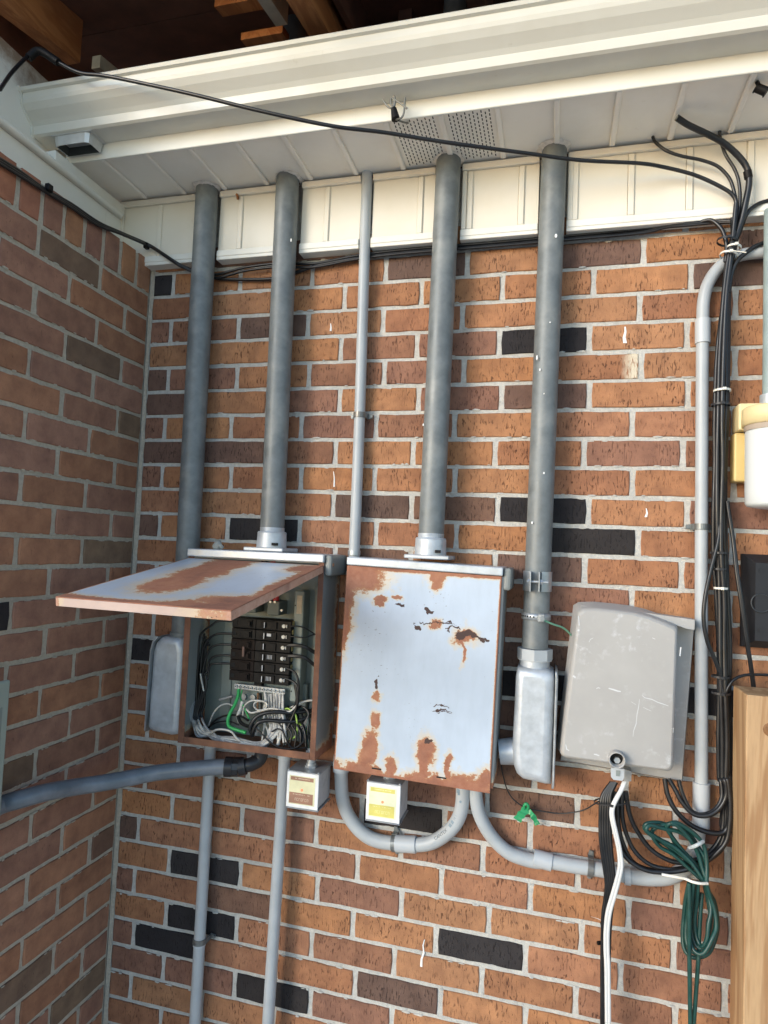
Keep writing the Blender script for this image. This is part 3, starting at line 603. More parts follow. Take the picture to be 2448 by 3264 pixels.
# closed panel -------------------------------------------------------------
PB = empty('electrical_panel', (.66, 0, 1.097), label='closed grey-blue electrical panel box with rust streaks, second of the two', cat='electrical panel', group='wall-mounted electrical panels')
W2, H2 = .353, .462
door2 = rusty('rust_streaked_door_paint', PAINT_B, W2, H2,
  [(.05, .03, .22, .10), (.0, .15, .07, .20), (.0, .28, .03, .14), (.60, .07, .05, .035), (.60, .02, .07, .04), (.245, .158, .05, .018), (.355, .135, .035, .015),
   (.60, .245, .035, .02), (.80, .30, .06, .035, .8), (.79, .34, .014, .085), (.255, .62, .028, .028), (.255, .74, .034, .045), (.235, .86, .052, .075), (.225, .93, .05, .05),
   (.59, .855, .062, .075), (.585, .93, .03, .05), (.74, .90, .022, .06), (.37, .955, .045, .055), (.20, .985, .15, .04), (.60, .99, .16, .045), (.86, .985, .20, .05), (.96, .95, .05, .06), (.0, .98, .05, .04)],
  (.009, .010, .016, .016), 1, amp=.75,
  dark=[(.365, .178, .040, .010), (.80, .292, .060, .022), (.86, .305, .055, .008), (.925, .30, .024, .009), (.50, .268, .03, .010), (.62, .242, .14, .004), (.72, .262, .05, .006), (.26, .56, .012, .03), (.68, .66, .08, .006), (.66, .635, .06, .005), (.70, .672, .06, .004), (.54, .185, .03, .014), (.60, .80, .03, .02)])
Mt = Matrix.Translation((.6535, 0, 1.096)) @ Matrix.Rotation(math.radians(1.3), 4, 'Y')
body_paint = rusty('panel_side_paint', (.25, .27, .27), .13, .47, [(1.0, .35, .25, .28), (1.0, .75, .12, .1), (.98, .95, .3, .08)], (0, .05, .0, .05), 2, axes=(1, 2), amp=1.1, rough=.5)
# door: a shallow folded pan standing off the box
m = MB(); m.box(0, -.1325, 0, W2, -.1300, H2, .0010)
for (a, b, c_, d) in ((0, 0, .002, H2), (W2-.002, 0, W2, H2), (0, 0, W2, .002)): m.box(a, -.1302, b, c_, -.112, d, .0004)
d2 = m.build('door', door2, PB, M=Mt @ Matrix.Identity(4), loc=None)
def set_local(o, M):
    """give a mesh its own frame (so its paint follows the sheet) without moving it"""
    Mw = o.matrix_local.copy() if False else Matrix.Translation(o.location)
    T = M.inverted() @ (Matrix.Translation(o.parent.location) if o.parent else Matrix.Identity(4)) @ Mw
    o.data.transform(T); o.matrix_local = (Matrix.Translation(o.parent.location).inverted() if o.parent else Matrix.Identity(4)) @ M
set_local(d2, Mt)
m = MB()
for u, v in ((.285, .968), (.70, .962)): m.box(u*W2-.011, -.1330, (1-v)*H2-.0015, u*W2+.011, -.1320, (1-v)*H2+.0018, .0003)
s_ = m.build('latch_slot', HOLE_SHADE, PB, M=Mt)
m = MB(); m.box(.006, -.1275, .008, W2+.005, -.001, H2, .002)
bx = m.build('box', body_paint, PB, M=Mt); set_local(bx, Mt @ Matrix.Translation((0, -.1275, 0)))
m = MB(); m.box(-.0008, -.136, H2+.0012, W2+.002, -.001, H2+.0195, .0025); m.build('rain_cap', GALV, PB, M=Mt)
m = MB(); m.box(W2+.0028, -.128, H2-.030, W2+.0195, -.010, H2+.0190, .006); m.build('cap_end', plain('grey_cap_end', (.21, .225, .215), .5, 0, .1, 30), PB, M=Mt)

# open panel ---------------------------------------------------------------
PA = empty('electrical_panel', (.25, 0, 1.10), label='open electrical panel with its rusty lid swung up, breakers and loose wires showing', cat='electrical panel', group='wall-mounted electrical panels')
X0, X1, Z0, Z1 = .250, .606, 1.107, 1.5605
INT = plain('panel_inner_enamel', (.20, .24, .225), .45, 0, .12, 10, .06, ((.17, .17, .14), .5))
flange = rusty('rusted_flange', (.30, .32, .30), .36, .46, [(.0, .5, .12, .8), (1.0, .5, .12, .8), (.5, 1.0, 1.2, .12)], (.05, .05, 0, .06), 4, rustc=((.10, .045, .028), (.17, .075, .042)), amp=.8)
m = MB(); m.box(X0, -.010, Z0, X1, -.006, Z1); m.build('back_plate', INT, PA)
m = MB(); m.box(X0, -.127, Z0, X0+.0018, -.0101, Z1); m.box(X1-.0018, -.127, Z0, X1, -.0101, Z1); m.box(X0+.0019, -.127, Z1-.0018, X1-.0019, -.0101, Z1); ix = m.build('box', body_paint, PA)
set_local(ix, Matrix.Translation((X0, -.127, Z0)))
m = MB(); m.box(X0+.0019, -.126, Z0, X1-.0019, -.0101, Z0+.0018); m.build('floor_plate', plain('rusty_floor_plate', (.17, .085, .05), .8, 0, .3, 40, .3, ((.10, .06, .045), .7)), PA)
m = MB(); m.box(X0-.0004, -.1285, Z0, X0+.016, -.1272, Z1, .0003); m.box(X1-.013, -.1285, Z0, X1+.0004, -.1272, Z1, .0003); m.box(X0+.0165, -.1285, Z0, X1-.0135, -.1272, Z0+.016, .0003)
fo = m.build('front_flange', flange, PA); set_local(fo, Matrix.Translation((X0, -.1285, Z0)))
m = MB(); m.box(X0-.0005, -.136, Z1+.0005, X1+.001, -.001, Z1+.0195, .0025); m.build('rain_cap', GALV, PA)
m = MB(); m.box(X1+.0018, -.128, Z1-.030, X1+.0185, -.010, Z1+.0190, .006); m.cyl((X1+.0185, -.118, Z1-.004), (X1+.0205, -.118, Z1-.004), .0042, 12, mi=1); m.build('cap_end', [plain('grey_cap_end_weathered', (.21, .225, .215), .5, 0, .1, 30), plain('rusty_screw', (.28, .14, .08), .7)], PA)
# the lid, hinged along the top and swung up
LL = .4420; ang = math.atan2(.070, .438)
lidm = rusty('rust_banded_lid_paint', (.45, .525, .615), W2, LL,
  [(.37, .10, .17, .30), (.375, .35, .17, .30), (.385, .62, .17, .22), (1.0, .12, .20, .12), (1.02, .45, .09, .6), (1.0, .85, .30, .10), (.92, .97, .38, .09), (.10, 1.02, .25, .08)],
  (.012, .03, .012, .045), 6, amp=.62, rough=.33)
ex = Vector((1, .0, -.008)).normalized(); ey = Vector((0, math.cos(ang), math.sin(ang))); ez = ex.cross(ey)   # ez: outward face of the lid (up)
# lid frame: x right, z from the free edge (0) to the hinge (LL), -y is the painted face
O = Vector((X0+.001, -.130-math.cos(ang)*LL, 1.556-math.sin(ang)*LL))
Ml = Matrix(((ex.x, -ez.x, ey.x, O.x), (ex.y, -ez.y, ey.y, O.y), (ex.z, -ez.z, ey.z, O.z), (0, 0, 0, 1)))
m = MB(); m.box(0, -.0012, 0, W2, .0008, LL, .0006)
lid = m.build('lid', lidm, PA, M=Ml); set_local(lid, Ml)
m = MB(); m.box(0, .0008, 0, W2, .0165, .0022, .0006); m.box(0, .0008, .0024, .0022, .0165, LL, .0006); m.box(W2-.0022, .0008, .0024, W2, .0165, LL, .0006)
lipm = rusty('rusted_lid_lip', (.50, .38, .33), W2, LL, [(.93, .5, .2, .6), (0, .5, .05, .6)], (.02, .03, 0, 0), 8, rustc=((.42, .22, .15), (.52, .33, .25)), amp=.8, rough=.6)
lip = m.build('lid_lip', lipm, PA, M=Ml); set_local(lip, Ml)
# breakers
def breaker(x0, x1, zc, h, y, mat, left=False, kind=0):
    m = MB(); m.box(x0, y, zc-h/2, x1, -.030, zc+h/2, .0012)
    W = x1-x0; b = m.build('breaker', mat, PA)
    sx = (lambda t: x1-t*W) if left else (lambda t: x0+t*W)
    def bb(m_, a, b_, z0, z1, y0, y1, c=.0006): m_.box(min(sx(a), sx(b_)), y0, z0, max(sx(a), sx(b_)), y1, z1, c)
    m = MB(); bb(m, .16, .60, zc-h*.36, zc+h*.36, y-.0035, y-.0001); bb(m, .20, .30, zc-h*.24, zc+h*.24, y-.0085, y-.0036); m.build('toggle', mat, b)
    if not left:
        m = MB(); bb(m, .27, .29, zc-h*.28, zc+h*.28, y-.0090, y-.0086, 0); 
        if kind == 2: bb(m, .34, .46, zc-h*.05, zc+h*.22, y-.0041, y-.0036, 0)
        if kind == 1:
            for t in (.38, .42, .46, .50): bb(m, t, t+.012, zc-h*.16, zc+h*.24, y-.0041, y-.0036, 0)
        m.build('marking', MARK, b)
        m = MB(); cx = sx(.80); m.cyl((cx, y-.0001, zc), (cx, y-.004, zc), .0046, 14); m.cyl((cx, y-.004, zc), (cx, y-.0048, zc), .0026, 8); m.box(cx+.006, y-.003, zc-.004, cx+.0085, y+.004, zc+.004, .0004); m.build('terminal_screw', ZINC, b)
    else:
        m = MB(); bb(m, .78, .94, zc-h*.2, zc+h*.2, y-.001, y-.0001); m.build('terminal_recess', HOLE_SHADE, b)
for i in range(6):
    zc = 1.3995-i*.0262
    breaker(.4135, .5080, zc, .0252, -.070, BLACKP, False, (0, 2, 0, 1, 0, 1)[i])
    breaker(.3465-.0002*i, .4120, zc-.0005, .0252, -.0665, BROWNP if i > 1 else BLACKP, True)
m = MB(); m.box(.405, -.046, 1.24, .425, -.0302, 1.41); m.build('bus_bar', BLACKP, PA)
# handle ties: dusty vertical links on the left breakers
m = MB(); m.box(.383, -.078, 1.318, .389, -.0752, 1.343, .001); m.build('handle_tie', plain('brown_handle_tie', (.13, .075, .06), .6), PA)
# main lugs above the breakers
LGM = plain('lug_block_grey', (.12, .13, .11), .6); MB().box(.375, -.060, 1.425, .405, -.0101, 1.448, .002).build('lug_block', LGM, PA); MB().box(.438, -.064, 1.423, .470, -.0101, 1.458, .002).build('lug_block', LGM, PA)
m = MB(); m.box(.400, -.055, 1.452, .430, -.0101, 1.475, .002); m.build('white_lug', plain('porcelain_lug', (.40, .38, .33), .5), PA)
m = MB()
for x, z in ((.447, 1.456), (.459, 1.4565), (.478, 1.437), (.415, 1.464)): m.cyl((x, -.0605, z), (x, -.067, z), .003, 10)
m.build('lug_screw', ZINC, PA)
MB().tube([(.455, -.05, 1.458), (.455, -.052, 1.48), (.452, -.05, 1.52), (.44, -.05, 1.556)], .0075, 12).build('wire', REDW, PA)
MB().tube([(.41, -.045, 1.475), (.415, -.047, 1.50), (.43, -.05, 1.556)], .0075, 12).build('wire', BLACK, PA)
MB().tube([(.39, -.045, 1.448), (.395, -.047, 1.50), (.42, -.055, 1.556)], .0075, 12).build('wire', BLACK, PA)
# cover-support rail on the right with a sticker
rl = MB().box(.505, -.052, 1.215, .5305, -.0101, 1.487, .002).build('support_rail', INT, PA)
MB().box(.5125, -.0532, 1.430, .5255, -.0521, 1.475).build('sticker', plain('faded_sticker', (.46, .38, .27), .6, 0, .2, 60), rl)
m = MB()
for z in (1.450, 1.404, 1.30, 1.24): m.cyl((.5085, -.0521, z), (.5085, -.0526, z), .0018, 8)
m.build('rail_hole', HOLE_SHADE, rl)
m = MB()
for z in (1.405, 1.385, 1.345, 1.32, 1.30): m.box(.5075, -.064, z-.006, .5095, -.0535, z+.006, .0003)
m.build('brass_clip', plain('brass_clip', (.45, .36, .16), .4, .7), PA)
pan = MB().box(.335, -.030, 1.170, .540, -.0101, 1.256, .002).build('mounting_pan', INT, PA)
MB().box(.298, -.022, 1.13, .330, -.0101, 1.50, .004).build('mounting_rib', INT, PA)
MB().box(.545, -.022, 1.13, .575, -.0101, 1.50, .004).build('mounting_rib', INT, PA)
# neutral bar
nb = P('pk', 655, 1115, -.055); ne = P('pk', 1185, 1180, -.055)
m = MB(); m.prism([nb+Vector((0, 0, -.006)), ne+Vector((0, 0, -.006)), ne+Vector((0, 0, .006)), nb+Vector((0, 0, .006))], (0, .010, 0)); bar = m.build('neutral_bar', ZINC, PA)
m = MB()
for i in range(13): c = nb+(ne-nb)*(.04+.92*i/12); m.cyl(c, c+Vector((0, -.004, 0)), .0034, 10); m.cyl(c+Vector((0, -.0040, 0)), c+Vector((0, -.0044, 0)), .0018, 6, mi=1)
m.build('terminal_screw', [ZINC, HOLE_SHADE], bar)
m = MB()
for x, z in ((760, 1225), (855, 1235), (1030, 1255)): c = P('pk', x, z, -.0305); m.cyl(c, c+Vector((0, -.006, 0)), .0075, 12)
m.build('lug_screw', ZINC, pan)
def wire(fr, pts, d, r, mat, n=7, name='wire', parent=PA, kinds=None):
    return MB().tube(PP(fr, pts, d), r, n).build(name, mat, parent)
# black branch wires leaving the left breakers and dropping down the gutter
ys = [430, 565, 680, 795, 880]; R_ = random.Random(4)
for i, y in enumerate(ys):
    dx = [270, 300, 325, 345, 350][i]
    wire('pk', [(640, y, -.055), (500, y-2, -.056), (400 if i else 420, y+(40 if i < 4 else 20), -.058), (dx+20, y+170, -.060), (dx-5, 960+i*10, -.062), (dx-15+i*6, 1120, -.062), (250+i*14, 1290, -.064), (200+i*16, 1400, -.068), (215+i*18, 1480, -.07)], -.06, .0027, BLACKW)
for i in range(5):
    dx = 300+i*14
    wire('pk', [(dx+40, 560+i*30, -.040), (dx, 700, -.045), (dx-10, 900, -.05), (dx-20, 1100, -.055), (260+i*20, 1290, -.058), (205+i*26, 1400, -.060), (215+i*25, 1450, -.062)], -.05, .0028, BLACKW)
wire('pk', [(295, 985, -.068), (305, 1050, -.069), (330, 1170, -.069)], -.065, .002, WHITEW)
# white/grey wires sweeping along the floor of the box
for i, (a, b, c_, d_) in enumerate(((205, 1450, 270, 1650), (215, 1470, 300, 1640), (240, 1480, 330, 1640), (270, 1475, 350, 1610), (310, 1460, 385, 1590))):
    wire('pk', [(a, b, -.070), ((a+c_)/2-10, (b+d_)/2, -.082), (c_, d_, -.088), (420, 1640-10*i, -.09), (520, 1655+12*i, -.094-.002*i), (650, 1660+24*i, -.098), (760, 1690+22*i, -.10), (880, 1715+20*i, -.098), (980, 1690+18*i, -.092), (1040+8*i, 1600+10*i, -.08), (1065+14*i, 1450, -.066), (1070+22*i, 1300, -.056), (1070+25*i, 1190, -.05)], -.09, .0027, WHITEW if i % 2 else GREYW, 8)
wire('pk', [(380, 1640, -.09), (440, 1590, -.098), (520, 1575, -.10), (620, 1600, -.102), (690, 1680, -.104), (790, 1740, -.103), (900, 1740, -.10), (1000, 1660, -.09), (1040, 1520, -.075)], -.09, .0027, WHITEW, 8)
for i, x in enumerate((975, 1130, 1165)):
    wire('pk', [(x, 1185, -.052), (x+5, 1280, -.058), (x-10+i*8, 1380, -.066), (x+i*12, 1500, -.075), (x+10*i-20, 1640, -.082), (x-30+i*30, 1740, -.085)], -.06, .0027, WHITEW, 8)
wire('pk', [(1160, 1390, -.07), (1185, 1550, -.085), (1205, 1710, -.092)], -.06, .0032, WHITEW, 8)
wire('pk', [(1150, 1520, -.07), (1140, 1640, -.09), (1110, 1740, -.095)], -.06, .0034, WHITEW, 8)
wire('pk', [(380, 1540, -.05), (430, 1410, -.052), (500, 1330, -.054), (580, 1305, -.055), (650, 1330, -.056)], -.05, .0020, WHITEW)
wire('pk', [(740, 1440, -.066), (760, 1330, -.068), (830, 1275, -.07), (940, 1275, -.072), (1000, 1310, -.074), (970, 1360, -.074), (900, 1370, -.072), (860, 1320, -.07), (900, 1280, -.066), (1000, 1290, -.06)], -.05, .0021, WHITEW)
wire('pk', [(780, 1360, -.07), (830, 1400, -.074), (930, 1380, -.076), (1050, 1355, -.078), (1150, 1375, -.08), (1240, 1385, -.078), (1330, 1310, -.07), (1420, 1275, -.06), (1520, 1268, -.05)], -.05, .0024, WHITEW, 8)
wire('pk', [(1240, 1350, -.06), (1350, 1300, -.055), (1430, 1272, -.05), (1525, 1268, -.045)], -.05, .0022, WHITEW, 8)
for i in range(7):
    a_ = R_.uniform(-12, 12)
    wire('pk', [(235+i*14+a_, 1500+8*i, -.074), (300+i*16, 1600+5*i, -.088), (410+i*10+a_, 1640+12*i, -.095), (540, 1690+10*i+a_, -.100), (690+a_, 1720+9*i, -.104), (860, 1745+6*i, -.104), (985+8*i, 1690+a_, -.096), (1035+18*i, 1560, -.082), (1000+26*i, 1400+a_, -.068), (985+30*i, 1200, -.052)], -.09, .0024, (WHITEW, GREYW, WHITEW)[i % 3], 7)
for i in range(4):
    wire('pk', [(990+i*40, 1200, -.05), (1000+i*38, 1350, -.060), (960+i*55, 1480, -.072), (1010+i*50, 1600, -.085), (990+i*62, 1720, -.094)], -.09, .0023, WHITEW, 7)
for i in range(5):
    wire('pk', [(1100+60*i, 1330, -.05), (1180+50*i, 1400+15*i, -.066), (1130+60*i, 1510, -.078), (1210+48*i, 1620, -.088), (1170+60*i, 1760, -.092)], -.06, .0024, BLACKW, 7)
# green earth wires
wire('pk', [(700, 1150, -.058), (690, 1230, -.066), (655, 1320, -.076), (610, 1400, -.086), (585, 1480, -.094), (600, 1545, -.10), (680, 1580, -.104), (775, 1610, -.104)], -.05, .0042, GREENW, 9)
wire('pk', [(735, 1160, -.054), (720, 1250, -.06), (760, 1350, -.066), (815, 1470, -.07)], -.05, .0022, GREENW)
wire('pk', [(1190, 1360, -.07), (1230, 1360, -.07), (1300, 1420, -.075), (1320, 1560, -.08), (1300, 1650, -.085), (1240, 1680, -.085)], -.05, .0022, YELLOWG)
wire('pk', [(1330, 1500, -.06), (1420, 1600, -.07), (1455, 1700, -.08), (1460, 1800, -.085)], -.05, .0022, YELLOWG)
# heavy black feeders crossing low
wire('pk', [(1530, 1370, -.045), (1400, 1385, -.06), (1250, 1400, -.075), (1080, 1390, -.088), (930, 1420, -.095), (850, 1490, -.10), (820, 1570, -.10), (850, 1640, -.095)], -.05, .0048, BLACK, 10)
wire('pk', [(1530, 1395, -.040), (1430, 1450, -.06), (1300, 1490, -.075), (1150, 1490, -.088), (1000, 1480, -.095), (900, 1510, -.10), (850, 1600, -.10), (850, 1640, -.095)], -.05, .0048, BLACK, 10)
wire('pk', [(690, 1430, -.07), (720, 1500, -.08), (790, 1540, -.09), (850, 1530, -.10)], -.05, .0045, BLACK, 10)
wire('pk', [(380, 1560, -.06), (450, 1480, -.062), (560, 1430, -.064), (700, 1430, -.07), (800, 1480, -.08)], -.05, .0026, BLACKW)
wire('pk', [(390, 1540, -.05), (480, 1500, -.052), (600, 1490, -.055), (700, 1530, -.06)], -.05, .0018, BLACKW)
# right side: wires from the breaker screws to the right wall of the box
for i, (x, y, yy, r) in enumerate(((1235, 485, 600, .0016), (1240, 590, 545, .0016), (1220, 690, 805, .003), (1225, 678, 780, .003), (1225, 792, 930, .003), (1225, 805, 950, .003))):
    wire('pk', [(x, y, -.068), (x+90, y+(2 if i != 1 else 12), -.070), (1400, y+(20 if i != 1 else 15), -.068), (1480, (y+yy)/2+10, -.06), (1570, yy+10, -.05)], -.06, r, BLACKW, 8)
wire('pk', [(1200, 925, -.068), (1290, 970, -.075), (1330, 1070, -.078), (1330, 1250, -.075), (1300, 1400, -.072), (1220, 1560, -.075)], -.06, .0028, BLACKW, 8)
wire('pk', [(1195, 1035, -.068), (1290, 1080, -.075), (1325, 1150, -.078), (1320, 1300, -.078), (1270, 1440, -.08), (1200, 1600, -.085)], -.06, .0028, BLACKW, 8)
wire('pk', [(1300, 1100, -.06), (1320, 1250, -.062), (1290, 1360, -.06)], -.06, .005, BLACKW, 8)
for i in range(5):
    wire('pk', [(1290+10*i, 1380, -.06-.004*i), (1360+12*i, 1330+8*i, -.065), (1440, 1400+14*i, -.07), (1400+10*i, 1500, -.075), (1330+25*i, 1600, -.08), (1400+12*i, 1720, -.085), (1420+10*i, 1800, -.085)], -.06, .0024, BLACKW if i != 3 else GREENC, 8)
wire('pk', [(860, 1540, -.10), (960, 1640, -.105), (1060, 1730, -.105), (1180, 1780, -.104), (1300, 1770, -.1), (1400, 1690, -.09), (1500, 1590, -.075)], -.06, .0021, BLACKW, 8)
wire('pk', [(1050, 1600, -.09), (1120, 1570, -.095), (1180, 1620, -.096), (1230, 1740, -.095), (1330, 1780, -.09), (1480, 1740, -.08)], -.06, .0018, BLACKW, 8)
wire('pk', [(905, 1190, -.05), (900, 1290, -.048), (900, 1400, -.05)], -.05, .0028, BROWNW, 8)
wire('pk', [(930, 1195, -.047), (935, 1300, -.045), (940, 1400, -.05)], -.05, .0035, BLACKW, 8)
wire('pk', [(860, 1580, -.08), (900, 1560, -.09), (880, 1620, -.09), (840, 1640, -.095)], -.05, .004, GREYW, 8)
wire('pk', [(740, 1280, -.062), (715, 1370, -.066), (690, 1430, -.07), (710, 1500, -.07)], -.05, .0048, WHITEW, 8)
wire('pk', [(495, 1262, -.04), (560, 1245, -.044), (635, 1225, -.046)], -.05, .0028, GREYW, 8)
# fitting of the surge box inside, standing on the floor plate
# ------------------------------------------------------------------ surge protector boxes hanging under the panels
BOXW = plain('white_enamel_box', (.74, .75, .74), .35, 0, .04, 20, .05, ((.40, .38, .34), .35), None, 30)
BOXG = plain('grey_plastic_side', (.50, .49, .49), .5, 0, .1, 30, .1, ((.25, .24, .23), .5), None, 40)
FRM = plain('steel_frame_edge', (.40, .42, .43), .35, .5, .2, 60)
def sticker(parent, x0, z0, x1, z1, y, bands, glow):
    W, H = x1-x0, z1-z0
    b = MB().box(x0, y-.0003, z0, x1, y, z1).build('sticker', bands[0], parent)
    m = MB().box(x0+.003, y-.00055, z1-H*.16, x1-.004, y-.00032, z1-H*.03); m.box(x0+.001, y-.00055, z0+H*.03, x1-.004, y-.00032, z0+H*.41); m.build('printed_band', bands[1], b)
    m = MB(); r = random.Random(int(x0*1000))
    def row(z, h, a, bb, step, fill):
        x = a
        while x < bb:
            w_ = r.uniform(.4, .9)*step
            if r.random() < fill: m.box(x, y-.00075, z, min(x+w_, bb), y-.00057, z+h)
            x += step
    row(z1-H*.10, .0018, x0+.012, x1-.012, .0022, .9); row(z0+H*.34, .0013, x0+.010, x1-.012, .002, .6)
    for i in range(7): # outlined maker's word, illegible in the photograph
        a = x0+W*(.24+.078*i); t = .0006; zz0, zz1 = z0+H*.13, z0+H*.225
        m.box(a, y-.00075, zz0, a+t, y-.00057, zz1); m.box(a+t, y-.00075, zz1-t, a+W*.055, y-.00057, zz1)
        if i % 2: m.box(a+t, y-.00075, zz0, a+W*.055, y-.00057, zz0+t)
        if i % 3 == 0: m.box(a+W*.055-t, y-.00075, zz0, a+W*.055, y-.00057, zz1)
    m.build('print', bands[2], b)
    m = MB(); m.cyl(((x0+x1)/2, y-.0004, z0+H*.52), ((x0+x1)/2, y-.0012, z0+H*.52), .0030, 14)
    m.build('indicator_lamp', glow, b)
    return b
kk = MT('glowing_indicator', .4, 0, (.8, .25, .12)); kk.b.inputs['Emission Color'].default_value = (1, .22, .09, 1); kk.b.inputs['Emission Strength'].default_value = .22; GLOW = kk.mat
def surge(x0, z0, x1, z1, rot, label, bands, tiltx=0):
    e = empty('surge_protector', ((x0+x1)/2, -.08, z0), label=label, cat='surge protector', group='small boxes hanging under the panels')
    c = Vector(((x0+x1)/2, -.08, z1)); M = Matrix.Translation(c) @ Matrix.Rotation(rot, 4, 'Y') @ Matrix.Translation(-c)
    y0, y1 = -.122, -.036
    MB().box(x0+.0015, y0+.0035, z0+.002, x1-.0015, y1, z1-.002, .002).build('body', BOXG, e, M=M)
    MB().box(x0, y0, z0+.0005, x1, y0+.0034, z1-.0005, .0012).build('front_plate', BOXW, e, M=M)
    MB().box(x0-.001, y0-.0005, z1, x1+.0015, y1+.001, z1+.0025, .001).build('top_plate', FRM, e, M=M)
    MB().box(x0-.001, y0-.0005, z0-.0024, x1+.0015, y1+.001, z0, .001).build('bottom_plate', FRM, e, M=M)
    m = MB()
    for a in (x0+.0025, x1-.003): m.cyl((a, y0+.004, z1+.0025), (a, y0+.004, z1+.0045), .0024, 8)
    m.build('screw', ZINC, e, M=M)
    s_ = sticker(e, x0+.0065, z0+.009, x1-.0085, z1-.008, y0, bands, GLOW)
    for o in [s_]+list(s_.children):
        pass
    cx = (x0+x1)/2+.004
    m = MB(); m.cyl((cx, -.082, z1+.0025), (cx, -.082, z1+.007), .0150, 6, smooth=False); m.cyl((cx, -.082, z1+.007), (cx, -.082, z1+.013), .0125, 20); m.cyl((cx, -.082, z1+.013), (cx, -.082, 1.1065 if x0 < .7 else 1.106), .0105, 20)
    if x0 < .7: m.cyl((cx, -.082, 1.1025), (cx, -.082, 1.1066), .0135, 6, smooth=False)
    m.build('threaded_nipple', ZINC, e)
    if x0 < .7:
        m = MB(); m.cyl((cx, -.082, 1.1092), (cx, -.082, 1.1150), .0140, 6, smooth=False); m.cyl((cx, -.082, 1.1150), (cx, -.082, 1.120), .0105, 20); m.build('lock_nut', ZINC, e)
        for i in range(4): MB().tube([(cx-.004+.003*i, -.082, 1.119), (cx-.006+.004*i, -.08, 1.135), (cx-.012+.006*i, -.075, 1.155+.004*i)], .0016, 6).build('lead_wire', (BLACKW, GREENW, WHITEW, BLACKW)[i], e)
    return e
BB = [plain('pale_yellow_label', (.62, .60, .38), .5), plain('brown_label_band', (.29, .155, .10), .5), plain('cream_print', (.58, .48, .36), .5)]
YB = [plain('pale_cream_label', (.72, .74, .52), .5), plain('mustard_label_band', (.60, .54, .14), .5), plain('yellow_print', (.72, .70, .38), .5)]
surge(.5375, .9925, .6160, 1.0735, 0, 'small white box with a brown and yellow label, hanging under the open panel', BB)
surge(.7305, .9910, .8090, 1.0740, 0, 'small white box with a mustard yellow label, hanging under the closed panel', YB)

# ------------------------------------------------------------------ plastic conduits
def strap(parent, c, axis, r, ear):
    """one-hole or two-hole strap: a hoop over the conduit with flat ears"""
    c = Vector(c); ax = Vector(axis).normalized(); out = Vector((0, -1, 0)); sd = ax.cross(out).normalized(); m = MB(); vs = []; N = 12; w_ = .0065
    for i in range(N+1):
        a = math.pi*i/N
        for rr in (r+.0006, r+.0026):
            p = c+sd*math.cos(a)*rr+out*math.sin(a)*rr; vs += [p-ax*w_, p+ax*w_]
    k = len(m.v)
    m.add(vs, [f for i in range(N) for b in (4*i,) for f in ([b, b+1, b+5, b+4], [b+2, b+3, b+7, b+6], [b, b+2, b+6, b+4], [b+1, b+3, b+7, b+5])], 0, False)
    for s in ear:
        q = c+sd*s*(r+.0016); back = -c.y-.003; e0 = q
        m.add([], []); a = q-ax*w_; b = q+ax*w_; o2 = sd*s*.013
        m.prism([a+out*0, b, b-out*(back), a-out*(back)], sd*s*.002)
        yb = Vector((0, -.003, 0)); base = Vector((q.x, -.0035, q.z))
        m.prism([base-ax*w_, base+ax*w_, base+ax*w_*.7+o2, base-ax*w_*.7+o2], (0, -.002, 0))
        h = base+sd*s*.0095+Vector((0, -.002, 0)); m.cyl(h, h+Vector((0, -.003, 0)), .0042, 10)
    m.build('strap', STRAP, parent)
tc = empty('thin_conduit', (.648, -.025, 1.585), label='thin grey conduit between the second and third thick pipes, with a small strap halfway', cat='conduit')
MB().tube([(.6475, -.028, 1.50), (.6445, -.024, 1.9), (.640, -.028, 2.3), (.6375, -.032, 2.60)], .0137, 20, res=8).build('conduit', PVC, tc)
tcz = P('s', 777, 896, -.03).z; strap(tc, (.6445, -.0245, tcz), (0, 0, 1), .0135, (-1, 1))
MB().cyl((.648, -.030, 1.581), (.648, -.030, 1.592), .0158, 20).build('locknut', ZINC, tc)
def vconduit(label, a, b, strap_s=None, coupling=True):
    e = empty('vertical_conduit', b, label=label, cat='conduit', group='conduits dropping from the open panel')
    MB().cyl(a, b, .0143, 22).build('conduit', PVC, e)
    MB().cyl((a[0], a[1], 1.106), (a[0], a[1], 1.074), .0172, 22).build('terminal_adapter', PVC_S, e)
    if strap_s: z = strap_s; t = (z-a[2])/(b[2]-a[2]); strap(e, (a[0]+(b[0]-a[0])*t, a[1], z), (0, 0, 1), .0143, (1,)); MB().cyl((a[0]+(b[0]-a[0])*t, a[1], z-.012), (a[0]+(b[0]-a[0])*t, a[1], z+.006), .0158, 22).build('coupling', PVC_S, e)
    return e
vconduit('left thin grey conduit dropping from the open panel, behind the flexible hose', (.286, -.032, 1.106), (.2865, -.032, 0.0), P('s', 422, 2028, -.03).z)
vconduit('right thin grey conduit dropping from the open panel, next to the small brown-labelled box', (.4975, -.045, 1.106), (.482, -.045, 0.0))
